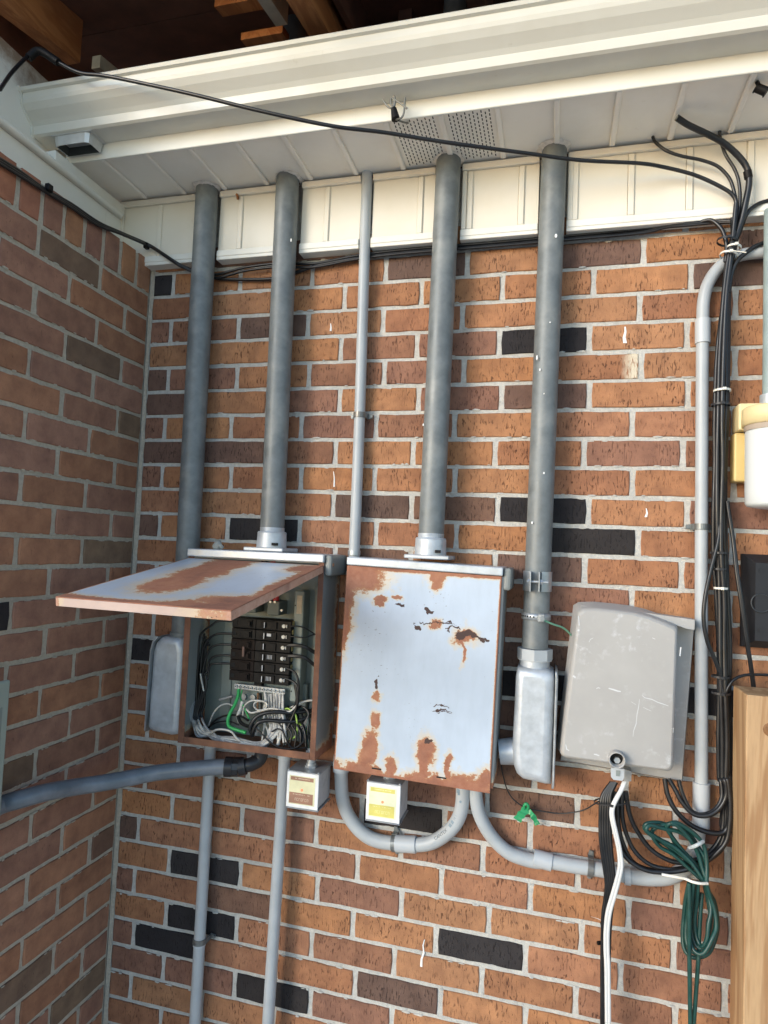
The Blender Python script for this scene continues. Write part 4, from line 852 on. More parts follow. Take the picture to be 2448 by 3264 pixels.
# U-shaped conduit under the closed panel
ub = empty('u_bend_conduit', (.78, -.04, .90), label='U-shaped grey plastic conduit looping under the closed panel, black printing on its right arm', cat='conduit')
U = PP('pu', [(303, 215, -.046), (305, 300, -.044), (312, 420, -.040), (345, 530, -.034), (410, 630, -.029), (490, 700, -.026), (570, 732, -.025), (650, 745, -.025)])
MB().tube(U+PP('pu', [(760, 757, -.025), (840, 758, -.025), (930, 745, -.027), (1010, 705, -.030), (1085, 640, -.034), (1135, 560, -.038), (1158, 460, -.042), (1162, 345, -.046)]), .0160, 22, res=8).build('conduit', PVC, ub)
a, b = P('pu', 690, 748, -.025), P('pu', 832, 757, -.025); MB().cyl(a, b, .0190, 26).build('coupling', PVC_S, ub)
strap(ub, P('pu', 682, 747, -.024), (b-a), .0165, (-1, 1))
a, b = P('pu', 303, 205, -.046), P('pu', 303, 240, -.046); MB().cyl((a.x, a.y, 1.100), (b.x, b.y, b.z), .0192, 22).build('terminal_adapter', PVC_S, ub)
a = P('pu', 1162, 340, -.046); MB().cyl((a.x, a.y, 1.102), (a.x, a.y, a.z-.004), .0178, 22).build('terminal_adapter', PVC_S, ub)
# printing on the right arm, wrapped round the tube
def print_on(path_fr, pts, word, size, r, parent, d, mat, off=0.0, start=.0):
    line = spline(PP(path_fr, pts, d), 12); cum = [0]
    for i in range(1, len(line)): cum.append(cum[-1]+(line[i]-line[i-1]).length)
    cu = bpy.data.curves.new('t', 'FONT'); cu.body = word; cu.size = size; cu.resolution_u = 2
    to = bpy.data.objects.new('t', cu); COL.objects.link(to); bpy.context.view_layer.update()
    me = bpy.data.meshes.new_from_object(to.evaluated_get(bpy.context.evaluated_depsgraph_get())); bpy.data.objects.remove(to)
    for v in me.vertices:
        s_ = start+v.co.x; j = max(i for i in range(len(cum)) if cum[i] <= max(s_, 0)); j = min(j, len(line)-2); t = (line[j+1]-line[j]).normalized(); p = line[j]+t*(s_-cum[j])
        side_ = Vector((-t.z, 0, t.x)); side_ = side_ if side_.z > 0 or abs(side_.z) < .2 else side_
        ang_ = (v.co.y-size*.35)/r+off; v.co = p+side_*math.sin(ang_)*(r+.0003)+Vector((0, -1, 0))*math.cos(ang_)*(r+.0003)
    me.materials.append(mat); o = bpy.data.objects.new('printed_lettering', me); COL.objects.link(o); o.parent = parent; o.location = -parent.location; return o
INK = plain('faded_black_ink', (.05, .07, .085), .5); INKF = plain('smeared_grey_ink', (.22, .29, .34), .5)
ARM = [(930, 745, -.027), (1010, 705, -.030), (1085, 640, -.034), (1135, 560, -.038), (1158, 460, -.042), (1162, 345, -.046)]
print_on('pu', ARM, 'CANTEX', .0105, .0163, ub, None, INK, .55, .020)
print_on('pu', ARM[2:], '\u25A0\u25A0 H 1', .0105, .0163, ub, None, INKF, .5, .004)
m = MB()
for (x, y, s_) in ((1130, 380, .005), (1133, 400, .0035)): c = P('pu', x, y, -.0605); m.box(c.x-s_*.7, c.y-.0002, c.z-s_*.8, c.x+s_*.7, c.y+.001, c.z+s_*.8)
c = P('pu', 1145, 455, -.0590); m.cyl(c, c+Vector((0, -.0004, 0)), .0028, 10); m.build('ink_mark', INKF, ub)
# long elbow conduit from the closed panel to the right-hand conduit
lc = empty('elbow_conduit', (1.1, -.04, .9), label='grey plastic conduit curving from under the closed panel to the right, passing behind the cables', cat='conduit')
L1 = PP('pu', [(1252, 350, -.042), (1255, 430, -.040), (1275, 530, -.036), (1325, 640, -.031), (1400, 740, -.027), (1490, 815, -.025), (1590, 855, -.024), (1680, 875, -.024)])
L2 = PP('cC', [(200, 655), (310, 680), (450, 705), (560, 720), (640, 733), (790, 768), (930, 782), (1050, 772), (1140, 720), (1190, 640), (1215, 560), (1222, 440)], -.024)
MB().tube(L1+L2[1:], .0152, 22, res=7).build('conduit', PVC, lc)
a, b = P('cC', 198, 652, -.024), P('cC', 310, 683, -.024); MB().cyl(a, b, .0185, 26).build('coupling', PVC_S, lc)
a, b = P('cC', 762, 765, -.024), P('cC', 800, 770, -.024); MB().cyl(a, b, .0180, 26).build('coupling', PVC_S, lc)
a, b = P('cC', 530, 712, -.0235), P('cC', 575, 722, -.0235); strap(lc, (a+b)/2, (b-a), .0155, (-1, 1))
a = P('pu', 1252, 345, -.042); MB().cyl((a.x, a.y, 1.102), (a.x, a.y, a.z), .0170, 22).build('terminal_adapter', PVC_S, lc)
# tall conduit on the right
rc = empty('tall_conduit', (1.43, -.035, 1.1), label='tall grey plastic conduit right of the blank grey box, bending behind the black cable bundle', cat='conduit')
T = PP('s', [(1515, 1795), (1515, 1600), (1515, 1400), (1515, 1200), (1516, 1000), (1517, 800), (1518, 700), (1520, 650), (1531, 610), (1556, 575), (1590, 555), (1625, 547), (1690, 543)], -.024)
MB().tube(T, .0132, 20, res=6).build('conduit', PVC, rc)
a, b = P('s', 1518, 742, -.024), P('s', 1518, 690, -.024); MB().cyl(a, b, .0160, 24).build('coupling', PVC_S, rc)
a, b = P('s', 1514, 1795, -.024), P('s', 1515, 1690, -.024); MB().cyl(a, b, .0170, 24).build('coupling', PVC_S, rc)
strap(rc, P('s', 1515, 1138, -.0235), (0, 0, 1), .0135, (-1, 1))
# ------------------------------------------------------------------ plain grey box
GB = MT('dusty_grey_plastic', .55); kx = GB; n1 = kx.noise(kx.pos, 6, 4, .6); n2 = kx.noise(kx.pos, 45, 4, .7)
c = kx.mix(kx.rmp(n1, .35, .7), (.335, .325, .308), (.395, .385, .365)); c = kx.mix(kx.m('MULTIPLY', kx.m('MULTIPLY', kx.rmp(n2, .54, .70), kx.rmp(kx.noise(kx.pos, 14, 2), .42, .6)), .7), c, (.56, .57, .58)); kx.col(c); kx.bump(n2, .1, .001)
gbm = GB.mat; SCR = plain('pale_scratch', (.56, .57, .57), .6)
gb = empty('utility_box', (1.27, -.05, 1.16), label='blank scuffed grey plastic box with a round lock hole at its bottom edge', cat='utility box')
A, B_, C_, D = [P('pr', *p, -.108) for p in ((545, 432), (1178, 565), (1103, 1410), (438, 1322))]
ux = (C_-D).normalized(); uz = Vector((-ux.z, 0, ux.x)); Wg = (C_-D).length; Hl = (A-D).dot(uz); Hr = (B_-C_).dot(uz)
def g(u, v, y): return Vector((D.x, y, D.z))+ux*(u*Wg)+uz*v
def gpoly(ins, y, slant=0.0):
    """front outline: rounded corners, arched top; ins = inset"""
    pts = []; r = .012; w0, w1 = ins, Wg-ins
    for cx, cz, a0 in ((w1-r, ins+r, 270),):
        for i in range(5): a = math.radians(a0+90*i/4); pts.append((cx+r*math.cos(a), cz+r*math.sin(a)))
    top = [(1.0, Hr-ins-.001), (.97, Hr-ins+.004), (.85, Hr-ins+.012), (.7, Hr-ins+.021), (.55, Hr-ins+.026), (.4, Hl-ins-.002), (.2, Hl-ins-.001), (.05, Hl-ins-.004), (.0, Hl-ins-.012)]
    lean = (A-D).dot(ux)
    for t, z in top: pts.append((w0+(w1-w0)*t+lean*(z/Hl)*(1-t), z))
    for i in range(5): a = math.radians(180+90*i/4); pts.append((w0+r+r*math.cos(a), ins+r+r*math.sin(a)))
    return [Vector((D.x, y, D.z))+ux*x+uz*z for x, z in pts]
m = MB(); rings = [gpoly(-.009, -.030), gpoly(-.006, -.045), gpoly(-.002, -.090), gpoly(.0, -.1005), gpoly(.002, -.1055), gpoly(.006, -.108)]; kn = len(rings[0])
m.add([v for r in rings for v in r], [[i*kn+j, i*kn+(j+1) % kn, (i+1)*kn+(j+1) % kn, (i+1)*kn+j] for i in range(len(rings)-1) for j in range(kn)], 0, True); m.add(rings[-1], [list(range(kn))])
m.build('cover', gbm, gb)
bp = [P('pr', *p, -.004) for p in ((562, 425), (1228, 508), (1155, 1462), (437, 1338))]; fr0 = [P('pr', *p, -.030) for p in ((566, 422), (1226, 506), (1150, 1456), (440, 1332))]
m = MB(); m.add(bp+fr0, [[0, 1, 2, 3], [7, 6, 5, 4]]+[[i, (i+1) % 4, 4+(i+1) % 4, 4+i] for i in range(4)]); m.build('back_plate', gbm, gb)
hd = MB(); q = PP('pr', [(562, 424), (900, 462), (1228, 510), (1226, 568), (1180, 562), (1060, 520), (930, 490), (800, 478), (680, 476), (570, 480), (545, 484), (545, 440)], -.075); hd.prism(q, (0, .045, 0)); hd.build('rain_hood', gbm, gb)
c = P('pg', 597, 1672, -.127); m = MB(); m.lathe(c, (0, 1, 0), [(.0165, .025), (.0170, .003), (.0160, -.0005), (.0145, -.0005), (.0135, .003), (.0130, .018), (0, .018)], 28); m.build('lock_boss', gbm, gb)
m = MB(); m.cyl(c+Vector((.001, .0165, -.003)), c+Vector((.001, .010, -.003)), .0065, 6, smooth=False); m.build('lock_bolt', ZINC, gb)
m = MB().cyl(c+Vector((0, .0177, 0)), c+Vector((0, .0172, 0)), .0128, 20); m.build('lock_recess', HOLE_SHADE, gb)
q = [P('pg', x, y, -.100) for x, y in ((535, 1745), (672, 1760), (668, 1850), (650, 1880), (560, 1868), (535, 1840))]; MB().prism(q, (0, .008, 0)).build('hasp_tab', PVC_S, gb)
m = MB(); q = [P('pg', x, y, -.1003) for x, y in ((585, 1772), (628, 1776), (622, 1832), (585, 1828))]; m.prism(q, (0, -.0015, 0)); m.build('hasp_slot', plain('dull_hasp_slot', (.22, .25, .24), .5), gb)
q = [P('pg', x, y, -.060) for x, y in ((665, 1760), (745, 1785), (740, 1885), (665, 1880))]; MB().prism(q, (0, .03, 0)).build('cable_entry', gbm, gb)
def scratch(pts, w_):
    m = MB(); L_ = PP('pg', pts, -.1083); vs = []; n = len(L_)
    for i, p in enumerate(L_):
        t = (L_[min(i+1, n-1)]-L_[max(i-1, 0)]).normalized(); s_ = Vector((-t.z, 0, t.x))*w_*.75*(.35+.65*math.sin(math.pi*(i+.5)/n)); vs += [p-s_, p+s_]
    m.add(vs, [[2*i, 2*i+1, 2*i+3, 2*i+2] for i in range(n-1)]); m.build('scratch', SCR, gb)
scratch([(850, 1010), (880, 1035), (950, 1050), (1010, 1080), (1070, 1100), (1120, 1118)], .0012); scratch([(825, 1050), (815, 1130), (800, 1200), (790, 1300), (765, 1370), (758, 1430)], .0011)
scratch([(510, 938), (555, 950), (600, 965), (635, 972)], .0022); scratch([(385, 940), (405, 932), (425, 938)], .0012); scratch([(860, 1130), (900, 1150), (945, 1170)], .0006); scratch([(740, 1075), (790, 1105)], .0006)
scratch([(360, 1608), (385, 1612), (415, 1625)], .002); scratch([(310, 470), (325, 440), (355, 425)], .0008); scratch([(955, 425), (985, 438)], .001); scratch([(1150, 1350), (1170, 1340), (1165, 1390)], .0008)
scratch([(195, 345), (215, 350)], .003); scratch([(205, 200), (212, 300)], .0016); scratch([(1245, 520), (1235, 610)], .002); scratch([(75, 1510), (85, 1560), (110, 1570)], .0015); scratch([(150, 810), (175, 830)], .003)
# ------------------------------------------------------------------ flexible hose
fh = empty('flexible_hose', (.2, -.2, 1.1), label='grey-blue flexible conduit hose running from the side wall box to the open panel', cat='hose')
H0 = P('ph', 0, 1552, -.432)
H_ = [Vector((.036, -.50, H0.z-.004)), H0]+PP('ph', [(200, 1490, -.408), (500, 1410, -.352), (800, 1355, -.28), (1100, 1310, -.225), (1400, 1255, -.18), (1659, 1205, -.15)])+PP('cA', [(1080, 245, -.118), (1200, 238, -.105)])
kh = MT('ribbed_hose_plastic', .33, 0, (.10, .125, .155)); kh.col(kh.mix(kh.rmp(kh.noise(kh.pos, 30, 4), .4, .7), (.13, .155, .18), (.18, .205, .235))); kh.bump(kh.noise(kh.pos, 220, 2), .25, .001)
MB().tube(H_, .0185, 24, res=8).build('hose', kh.mat, fh)
a = P('cA', 1190, 238, -.105); b = P('cA', 1262, 240, -.095); c_ = P('cA', 1330, 225, -.085); d_ = P('cA', 1375, 195, -.072)
m = MB(); m.cyl(a, a+(b-a)*.55, .0235, 28); m.cyl(a+(b-a)*.55, b, .0225, 10, smooth=False); m.cyl(b, b+(c_-b)*.55, .0215, 28); m.tube([b+(c_-b)*.5, c_, d_, Vector((d_.x+.004, d_.y, 1.106))], .0165, 18, res=5); m.build('connector', plain('black_connector_plastic', (.014, .015, .018), .35), fh)
# box on the side wall, cut by the left edge of the photograph
sb = empty('wall_cabinet', (.03, -.5, 1.0), label='pale grey-green cabinet on the side wall at the far left edge', cat='cabinet')
SBM = plain('grey_green_enamel', (.27, .31, .27), .45, 0, .06, 12, .05)
MB().box(.0, -.60, .990, .069, -.478, 1.296, .004).build('body', SBM, sb)
MB().box(.0695, -.602, .984, .079, -.4755, 1.306, .004).build('door', SBM, sb)
MB().box(.0792, -.59, 1.03, .0800, -.492, 1.255, .0003).build('door_recess', plain('grey_green_recess', (.19, .22, .20), .5), sb)
# ------------------------------------------------------------------ right edge: light, black box, timber post
lf = empty('wall_light', (1.6, -.08, 1.7), label='cream jelly-jar wall light with a frosted white globe at the right edge', cat='wall light')
tl = P('pL', 400, 240, -.085); rj = .062; cx = tl.x+rj+.001; z_t = P('pL', 700, 235, -.085-.06).z; z_b = P('pL', 400, 600, -.085).z
m = MB(); m.lathe((cx, -.085, z_b), (0, 0, 1), [(rj*.90, -.001), (rj, 0), (rj, z_t-z_b-.004), (rj-.004, z_t-z_b), (0, z_t-z_b+.002)], 40); m.lathe((cx, -.085, z_b), (0, 0, 1), [(rj*.88, -.001), (0, -.001)], 40); m.build('cap', CREAM, lf)
zg = P('pL', 430, 1790, -.085).z
m = MB(); m.lathe((cx, -.085, zg), (0, 0, 1), [(0, -.006), (rj*.5, -.0055), (rj*.82, -.002), (rj*.88, .004), (rj*.89, .03), (rj*.90, z_b-zg-.012), (rj*.86, z_b-zg-.006), (rj*.86, z_b-zg-.001)], 40)
kg = MT('frosted_globe_glass', .25, 0, (.62, .66, .66)); kg.b.inputs['Subsurface Weight'].default_value = 0; m.build('globe', kg.mat, lf)
MB().lathe((cx, -.085, z_b-.012), (0, 0, 1), [(rj*.93, .0), (rj*.93, .011)], 40).build('gasket', plain('tan_gasket', (.36, .30, .24), .6), lf)
a = P('pL', 280, 320, -.02); b = P('pL', 262, 1440, -.035)
MB().box(a.x, -.060, z_b-.004, a.x+.16, -.004, a.z, .004).build('mounting_box', CREAM, lf)
MB().box(b.x+.001, -.040, b.z, b.x+.16, -.0035, z_b-.006, .004).build('back_box', plain('yellowed_plastic_box', (.66, .50, .20), .5, 0, .05, 20), lf)
vp = empty('vertical_pipe', (1.64, -.03, 1.9), label='grey-green conduit rising from the cream wall light at the right edge', cat='conduit')
a = P('s', 1659, 860, -.05); MB().cyl((a.x+.006, -.05, z_t-.02), (a.x+.006, -.05, 2.36), .0165, 24).build('conduit', plain('grey_green_conduit', (.27, .34, .34), .45), vp)
MB().cyl((a.x+.006, -.05, z_t+.001), (a.x+.006, -.05, z_t+.035), .0215, 24).build('connector', GALV, vp)
bb = empty('black_box', (1.6, -.03, 1.4), label='matte black plastic box on the wall at the right edge, above the timber post', cat='junction box')
a = P('pq', 422, 240, -.012); b = P('pq', 418, 1330, -.012); BLK = plain('matte_black_plastic', (.010, .011, .014), .6, 0, .2, 30, .1)
x0, z1, z0 = a.x, a.z, b.z; m = MB(); f_ = .018; V = [(x0, -.012, z0), (x0+.2, -.012, z0), (x0+.2, -.012, z1), (x0, -.012, z1), (x0+f_, -.046, z0+f_), (x0+.2-f_, -.046, z0+f_), (x0+.2-f_, -.046, z1-f_), (x0+f_, -.046, z1-f_)]
m.add(V, [[0, 1, 5, 4], [1, 2, 6, 5], [2, 3, 7, 6], [3, 0, 4, 7], [4, 5, 6, 7]]); m.box(x0, -.012, z0, x0+.2, -.002, z1); m.build('housing', BLK, bb)
for x, y in ((655, 440), (650, 1140)): c = P('pq', x, y, -.047); MB().cyl(c, c+Vector((0, -.001, 0)), .0048, 14).build('cover_screw', BLK, bb)
m = MB(); c = P('pq', 650, 820, -.047); m.lathe(c, (0, -1, 0), [(.020, 0), (.0205, .001), (.018, .001), (.0175, 0)], 24); m.build('knockout_ring', plain('worn_black_edge', (.03, .033, .036), .4), bb)
po = empty('timber_post', (1.6, -.2, 0), label='raw pine timber post with a knot, at the lower right edge', cat='timber post')
zt = 1.347; xp = 1.4917
pm = MB().box(xp, -.150, 0, xp+.14, -.055, zt, .0025).build('post', PINE, po); c = P('s', 1657, 1576, -.151); MB().lathe((c.x+.006, -.1502, c.z), (0, -1, 0), [(.013, 0), (.012, .0006), (.006, .0010), (0, .0008)], 20).build('knot', plain('dark_knot', (.20, .09, .03), .6, 0, .3, 200), po)
# ------------------------------------------------------------------ cables
def cable(fr, pts, d, r, mat, label, group=None, cat='cable', n=8, name='cable', res=7):
    L_ = PP(fr, pts, d) if fr else [Vector(p) for p in pts]
    o = MB().tube(L_, r, n, res=res).build(name, mat); return tag(o, label, cat, group)
GBN = 'black cables tied in the vertical bundle'
R9 = random.Random(11)
oc = [P('px', 0, 945, -.52), P('px', 130, 760, -.45), P('px', 290, 600, -.40), P('px', 420, 540, -.385), P('px', 620, 660, -.375), P('px', 850, 770, -.368), P('px', 1160, 810, -.360), P('c1', 800, 400, -.350), P('c1', 1150, 485, -.330), P('c1', 1440, 545, -.300), P('c2', 0, 572, -.265), P('c2', 250, 612, -.225), P('c2', 600, 660, -.165), P('c2', 850, 692, -.125), P('c2', 1100, 705, -.095)]+PP('pv', [(420, 820, -.070), (650, 880, -.060), (850, 970, -.055), (950, 1040, -.052), (978, 1130, -.050), (965, 1300, -.05), (930, 1440, -.048)])
cable(None, oc, 0, .0042, BLACK, 'long black cable slung across the white gutter down to the bundle at right', None, n=9)
m = MB(); m.tube([oc[2]+Vector((0, .003, 0)), oc[3], oc[4]], .009, 10); tag(m.build('taped_joint', BLACKP), 'lump of black tape around the overhead cable at the upper left corner', 'tape')
cable('pv', [(318, 555, -.035), (325, 590, -.05), (350, 630, -.055), (430, 690, -.06), (550, 732, -.06), (700, 762, -.058), (830, 812, -.056), (920, 905, -.054), (958, 1010, -.052), (975, 1110, -.05), (960, 1300, -.048), (915, 1450, -.046)], -.05, .0036, BLACK, 'black cable leaving the soffit left of the bundle and curving down into it')
cable('pv', [(845, 530, -.035), (848, 580, -.05), (865, 650, -.054), (900, 735, -.054), (960, 830, -.052), (995, 930, -.05), (1005, 1080, -.048), (980, 1250, -.046), (930, 1430, -.045)], -.05, .0036, BLACK, 'black cable dropping from the soffit straight above the bundle')
tk = cable('pv', [(510, 430, -.130), (600, 488, -.115), (750, 560, -.095), (880, 632, -.078), (1000, 740, -.066), (1065, 840, -.06), (1075, 950, -.058), (1050, 1090, -.055), (1010, 1260, -.05), (950, 1430, -.048), (915, 1560, -.046)], -.05, .0066, BLACK, 'thickest black cable with a cut end sticking out in front of the soffit', n=12)
c = P('pv', 510, 430, -.130); d1 = (c-P('pv', 600, 488, -.115)).normalized(); MB().cyl(c+d1*.0002, c+d1*.0012, .0042, 12).build('cut_end', plain('dull_cable_core', (.30, .32, .31), .5), tk).location = -tk.location
MB().cyl(P('pv', 1062, 850, -.059), P('pv', 1072, 905, -.058), .0085, 12).build('tape_wrap', BLACKP, tk).location = -tk.location
cable('pv', [(1300, 1062, -.03), (1224, 1080, -.035), (1150, 1105, -.04), (1085, 1150, -.045), (1045, 1210, -.046), (1000, 1330, -.046), (950, 1450, -.046)], -.05, .0045, BLACK, 'short black cable curving from the right edge into the top of the bundle')
cable('pv', [(1300, 1385, -.03), (1220, 1402, -.035), (1120, 1440, -.04), (1050, 1490, -.045), (985, 1550, -.046), (940, 1650, -.045), (915, 1800, -.045)], -.05, .0048, BLACK, 'black cable joining the bundle from the right just under the white ties')
cable('pv', [(700, 1245, -.030), (780, 1235, -.04), (850, 1290, -.046), (885, 1360, -.048), (900, 1450, -.048), (890, 1560, -.047)], -.05, .0045, BLACK, 'black cable hooking from under the white trim into the bundle')
# vertical bundle strands, in the same slender fan all the way down
base = [(1578, 560), (1569, 640), (1562, 760), (1558, 900), (1556, 1000), (1556, 1100), (1556, 1200), (1560, 1300), (1563, 1400), (1565, 1500), (1566, 1600), (1566, 1680)]
tops = [(1592, 470), (1586, 500), (1596, 480), (1590, 440), (1583, 470), (1600, 470), (1594, 500), (1588, 520)]
offs = [(-13, -.040), (-7, -.052), (-2, -.038), (3, -.055), (8, -.043), (12, -.036), (-10, -.030), (5, -.030)]
tails = [  # where each strand goes below the grey box (frame pc)
 [(1240, 100, -.05), (1250, 250, -.055), (1190, 360, -.06), (1080, 405, -.062), (980, 370, -.06), (905, 230, -.055), (868, 100, -.05)],
 [(1275, 100, -.06), (1290, 230, -.062), (1230, 350, -.064), (1120, 415, -.066), (1000, 400, -.064), (900, 300, -.06), (840, 190, -.055), (780, 90, -.05)],
 [(1310, 60, -.05), (1335, 250, -.055), (1325, 430, -.06), (1270, 560, -.062), (1130, 562, -.064), (980, 500, -.062), (850, 380, -.06), (775, 240, -.055), (745, 90, -.05)],
 [(1300, 100, -.06), (1325, 300, -.064), (1320, 480, -.066), (1290, 640, -.068), (1200, 750, -.07), (1080, 840, -.07), (900, 900, -.07), (700, 915, -.07), (560, 890, -.07), (430, 810, -.068), (350, 700, -.065), (300, 520, -.06), (290, 350, -.058), (300, 200, -.055)],
 [(1290, 100, -.05), (1310, 300, -.052), (1300, 520, -.055), (1270, 680, -.058), (1150, 800, -.06), (980, 880, -.062), (800, 890, -.062), (620, 850, -.06), (480, 730, -.06), (400, 560, -.058), (370, 400, -.056), (375, 200, -.055)],
 [(1280, 100, -.045), (1290, 320, -.046), (1280, 560, -.05), (1210, 720, -.052), (1080, 790, -.055), (900, 830, -.056), (760, 800, -.056), (620, 710, -.055), (520, 580, -.055), (440, 420, -.055), (400, 200, -.055)],
 [(1260, 100, -.04), (1270, 350, -.042), (1240, 600, -.046), (1120, 760, -.05), (960, 860, -.052), (760, 900, -.055), (600, 890, -.056), (470, 830, -.056), (390, 700, -.056), (340, 520, -.056), (330, 300, -.055), (350, 180, -.055)],
 [(1250, 80, -.035), (1262, 350, -.038), (1250, 480, -.04), (1260, 560, -.04), (1230, 700, -.045), (1130, 800, -.05)]]
labs = ['black cable on the left side of the tall bundle', 'black cable near the middle front of the tall bundle', 'black cable looping widest to the right below the bundle', 'black cable sweeping low behind the green cord toward the grey box', 'black cable arching behind the green cord, second lowest', 'black cable arching behind the green cord, highest of the low loops', 'black cable deep inside the bundle next to the brick', 'black cable ending behind the green cord coil']
for i in range(8):
    dx, dy = offs[i]; pts = [P('s', tops[i][0], tops[i][1], dy-.004)]
    for j, (x, y) in enumerate(base): pts.append(P('s', x+dx*(.55 if j < 2 else 1)+R9.uniform(-2.2, 2.2), y, dy+R9.uniform(-.003, .003)))
    pts += PP('pc', tails[i])
    cable(None, pts, 0, (.0043, .0048, .0052, .0050, .0045, .005, .0048, .0055)[i], BLACK, labs[i], GBN)
pts = PP('pR', [(190, 900, -.05), (180, 1050, -.056), (135, 1230, -.062), (98, 1400, -.068), (86, 1550, -.07), (110, 1700, -.066), (160, 1820, -.06), (205, 1960, -.055), (215, 2100, -.05)])
cable(None, pts, 0, .0042, BLACK, 'black cable bulging left out of the bundle in front of the tall grey conduit', None)
for i in range(2):
    cable('pR', [(235+6*i, 800, -.045), (250+5*i, 900, -.047), (275+5*i, 1060, -.05), (295+8*i, 1250, -.056), (325+8*i, 1450, -.06), (360+7*i, 1700, -.056), (385+6*i, 1850, -.05), (405+8*i, 2010, -.04), (420+8*i, 2150, -.035)], -.05, .0036, BLACK, ('black cable slanting from the bundle behind the timber post, left of a pair', 'black cable slanting from the bundle behind the timber post, right of a pair')[i], 'pair of cables going behind the post')
cable('pR', [(200, 1990, -.055), (222, 2035, -.058), (245, 1990, -.058), (280, 1945, -.056), (340, 1918, -.05), (420, 1912, -.045), (560, 1918, -.04)], -.05, .0030, BLACK, 'thin black cable branching right from the bundle to behind the post top')
cable('pc', [(1270, 560, -.045), (1400, 572, -.035), (1500, 590, -.03)], -.05, .002, BLACK, 'thin dark wire crossing the brick to the post below the bundle loops')
# ties on the bundle
def tie(c, axis, rx, ry, mat, label, w_=.0022, tail=None, head=True):
    c = Vector(c); ax = Vector(axis).normalized(); s = ax.cross(Vector((0, -1, 0))).normalized(); m = MB(); vs = []; N = 20
    for i in range(N):
        a = 2*math.pi*i/N
        for rr in (0, .0012):
            p = c+s*math.cos(a)*(rx+rr)+Vector((0, -1, 0))*math.sin(a)*(ry+rr); vs += [p-ax*w_, p+ax*w_]
    k = 4*N; m.add(vs, [[(b+2) % k, (b+3) % k, (b+7) % k, (b+6) % k] for b in range(0, k, 4)]+[[b % k, (b+1) % k, (b+5) % k, (b+4) % k] for b in range(0, k, 4)]+[[(b+1) % k, (b+3) % k, (b+7) % k, (b+5) % k] for b in range(0, k, 4)]+[[b % k, (b+2) % k, (b+6) % k, (b+4) % k] for b in range(0, k, 4)])
    if head:
        h = c+Vector((0, -1, 0))*(ry+.003); m.box(h.x-.0035, h.y-.0025, h.z-.003, h.x+.0035, h.y+.002, h.z+.003, .0006)
    if tail: h = c+Vector((0, -1, 0))*(ry+.004); m.tube([h, h+Vector(tail)*.5, h+Vector(tail)], .0013, 6)
    return tag(m.build('cable_tie', mat), label, 'cable tie')
tie(P('pv', 915, 1510, -.046), (.25, 0, 1), .017, .020, TIE_W, 'white cable tie with a long tail around the top of the bundle', tail=(.028, -.003, -.008))
tie(P('pv', 955, 1455, -.046), (.2, 0, 1), .014, .020, TIE_W, 'short white cable tie just above the long-tailed one')
tie(P('pR', 205, 92, -.046), (0, 0, 1), .016, .018, TIE_W, 'white cable tie on the bundle left of the cream wall light')
tie(P('pR', 195, 1358, -.050), (0, 0, 1), .013, .012, TIE_W, 'white cable tie low on the bundle beside the black box')
tie(P('pR', 188, 1132, -.046), (0, 0, 1), .017, .016, TIE_B, 'black cable tie on the bundle level with the black box top'); tie(P('pR', 188, 1235, -.046), (0, 0, 1), .016, .016, TIE_B, 'black cable tie a little lower on the bundle, beside the black box')
tie(P('pR', 195, 182, -.046), (0, 0, 1), .018, .018, TIE_B, 'black cable tie at the height of the cream light cap'); tie(P('pv', 900, 1400, -.046), (.2, 0, 1), .019, .021, TIE_B, 'black cable tie gathering the top of the bundle')
tie(P('pR', 198, 2030, -.050), (0, 0, 1), .017, .014, TIE_B, 'black cable tie at the foot of the bundle by the post top', tail=(-.006, 0, .03))
tie(P('pR', 195, 1925, -.050), (0, 0, 1), .017, .014, TIE_B, 'black cable tie on the bundle just above the one by the post top')
# cables under the frieze and along the side wall
gl = 'cables clipped along the eave'
for i in range(3):
    dz = (0, .006, -.005)[i]; r = (.0045, .0036, .0034)[i]
    left = [P('pz', x, y, .006+.002*i, 'x') for x, y in ((-40, 548+22*i), (200, 700+18*i), (400, 846+8*i), (620, 965+16*i), (860, 1128+14*i), (1050, 1215+6*i), (1250, 1300+6*i))]
    mid = [P('pz', 1340, 1345+4*i, -.042), P('pz', 1440, 1410+4*i, -.044), P('pz', 1560, 1490+5*i, -.044), P('pz', 1640, 1530+5*i, -.032)]
    lo = [Vector((x, -.012-.003*i, z+dz)) for x, z in ((.20, 2.320), (.30, 2.308 if i == 0 else 2.334), (.40, 2.306 if i == 0 else 2.338), (.5, 2.330), (.62, 2.343), (.75, 2.348), (.95, 2.348), (1.15, 2.350), (1.30, 2.352))]
    end = PP('pv', [(420, 1275+8*i, -.02), (600, 1262+6*i, -.026), (800, 1245+5*i, -.034), (930, 1240+5*i, -.044)], -.04)
    cable(None, left+mid+lo+end, 0, r, BLACK, ('lowest black cable clipped under the white trim, sagging between the two left pipes', 'upper black cable clipped tight under the white trim', 'thin black cable running between the other two under the white trim')[i], gl, res=5)
for (x, y, l) in ((425, 835, 'black cable clip on the side wall ledge, farther from the corner'), (1285, 1345, 'black cable clip near the corner of the two walls')):
    c = P('pz', x, y, .010, 'x'); tag(MB().box(c.x-.004, c.y-.008, c.z-.006, c.x+.008, c.y+.008, c.z+.010, .002).build('cable_clip', BLACKP), l, 'clip')
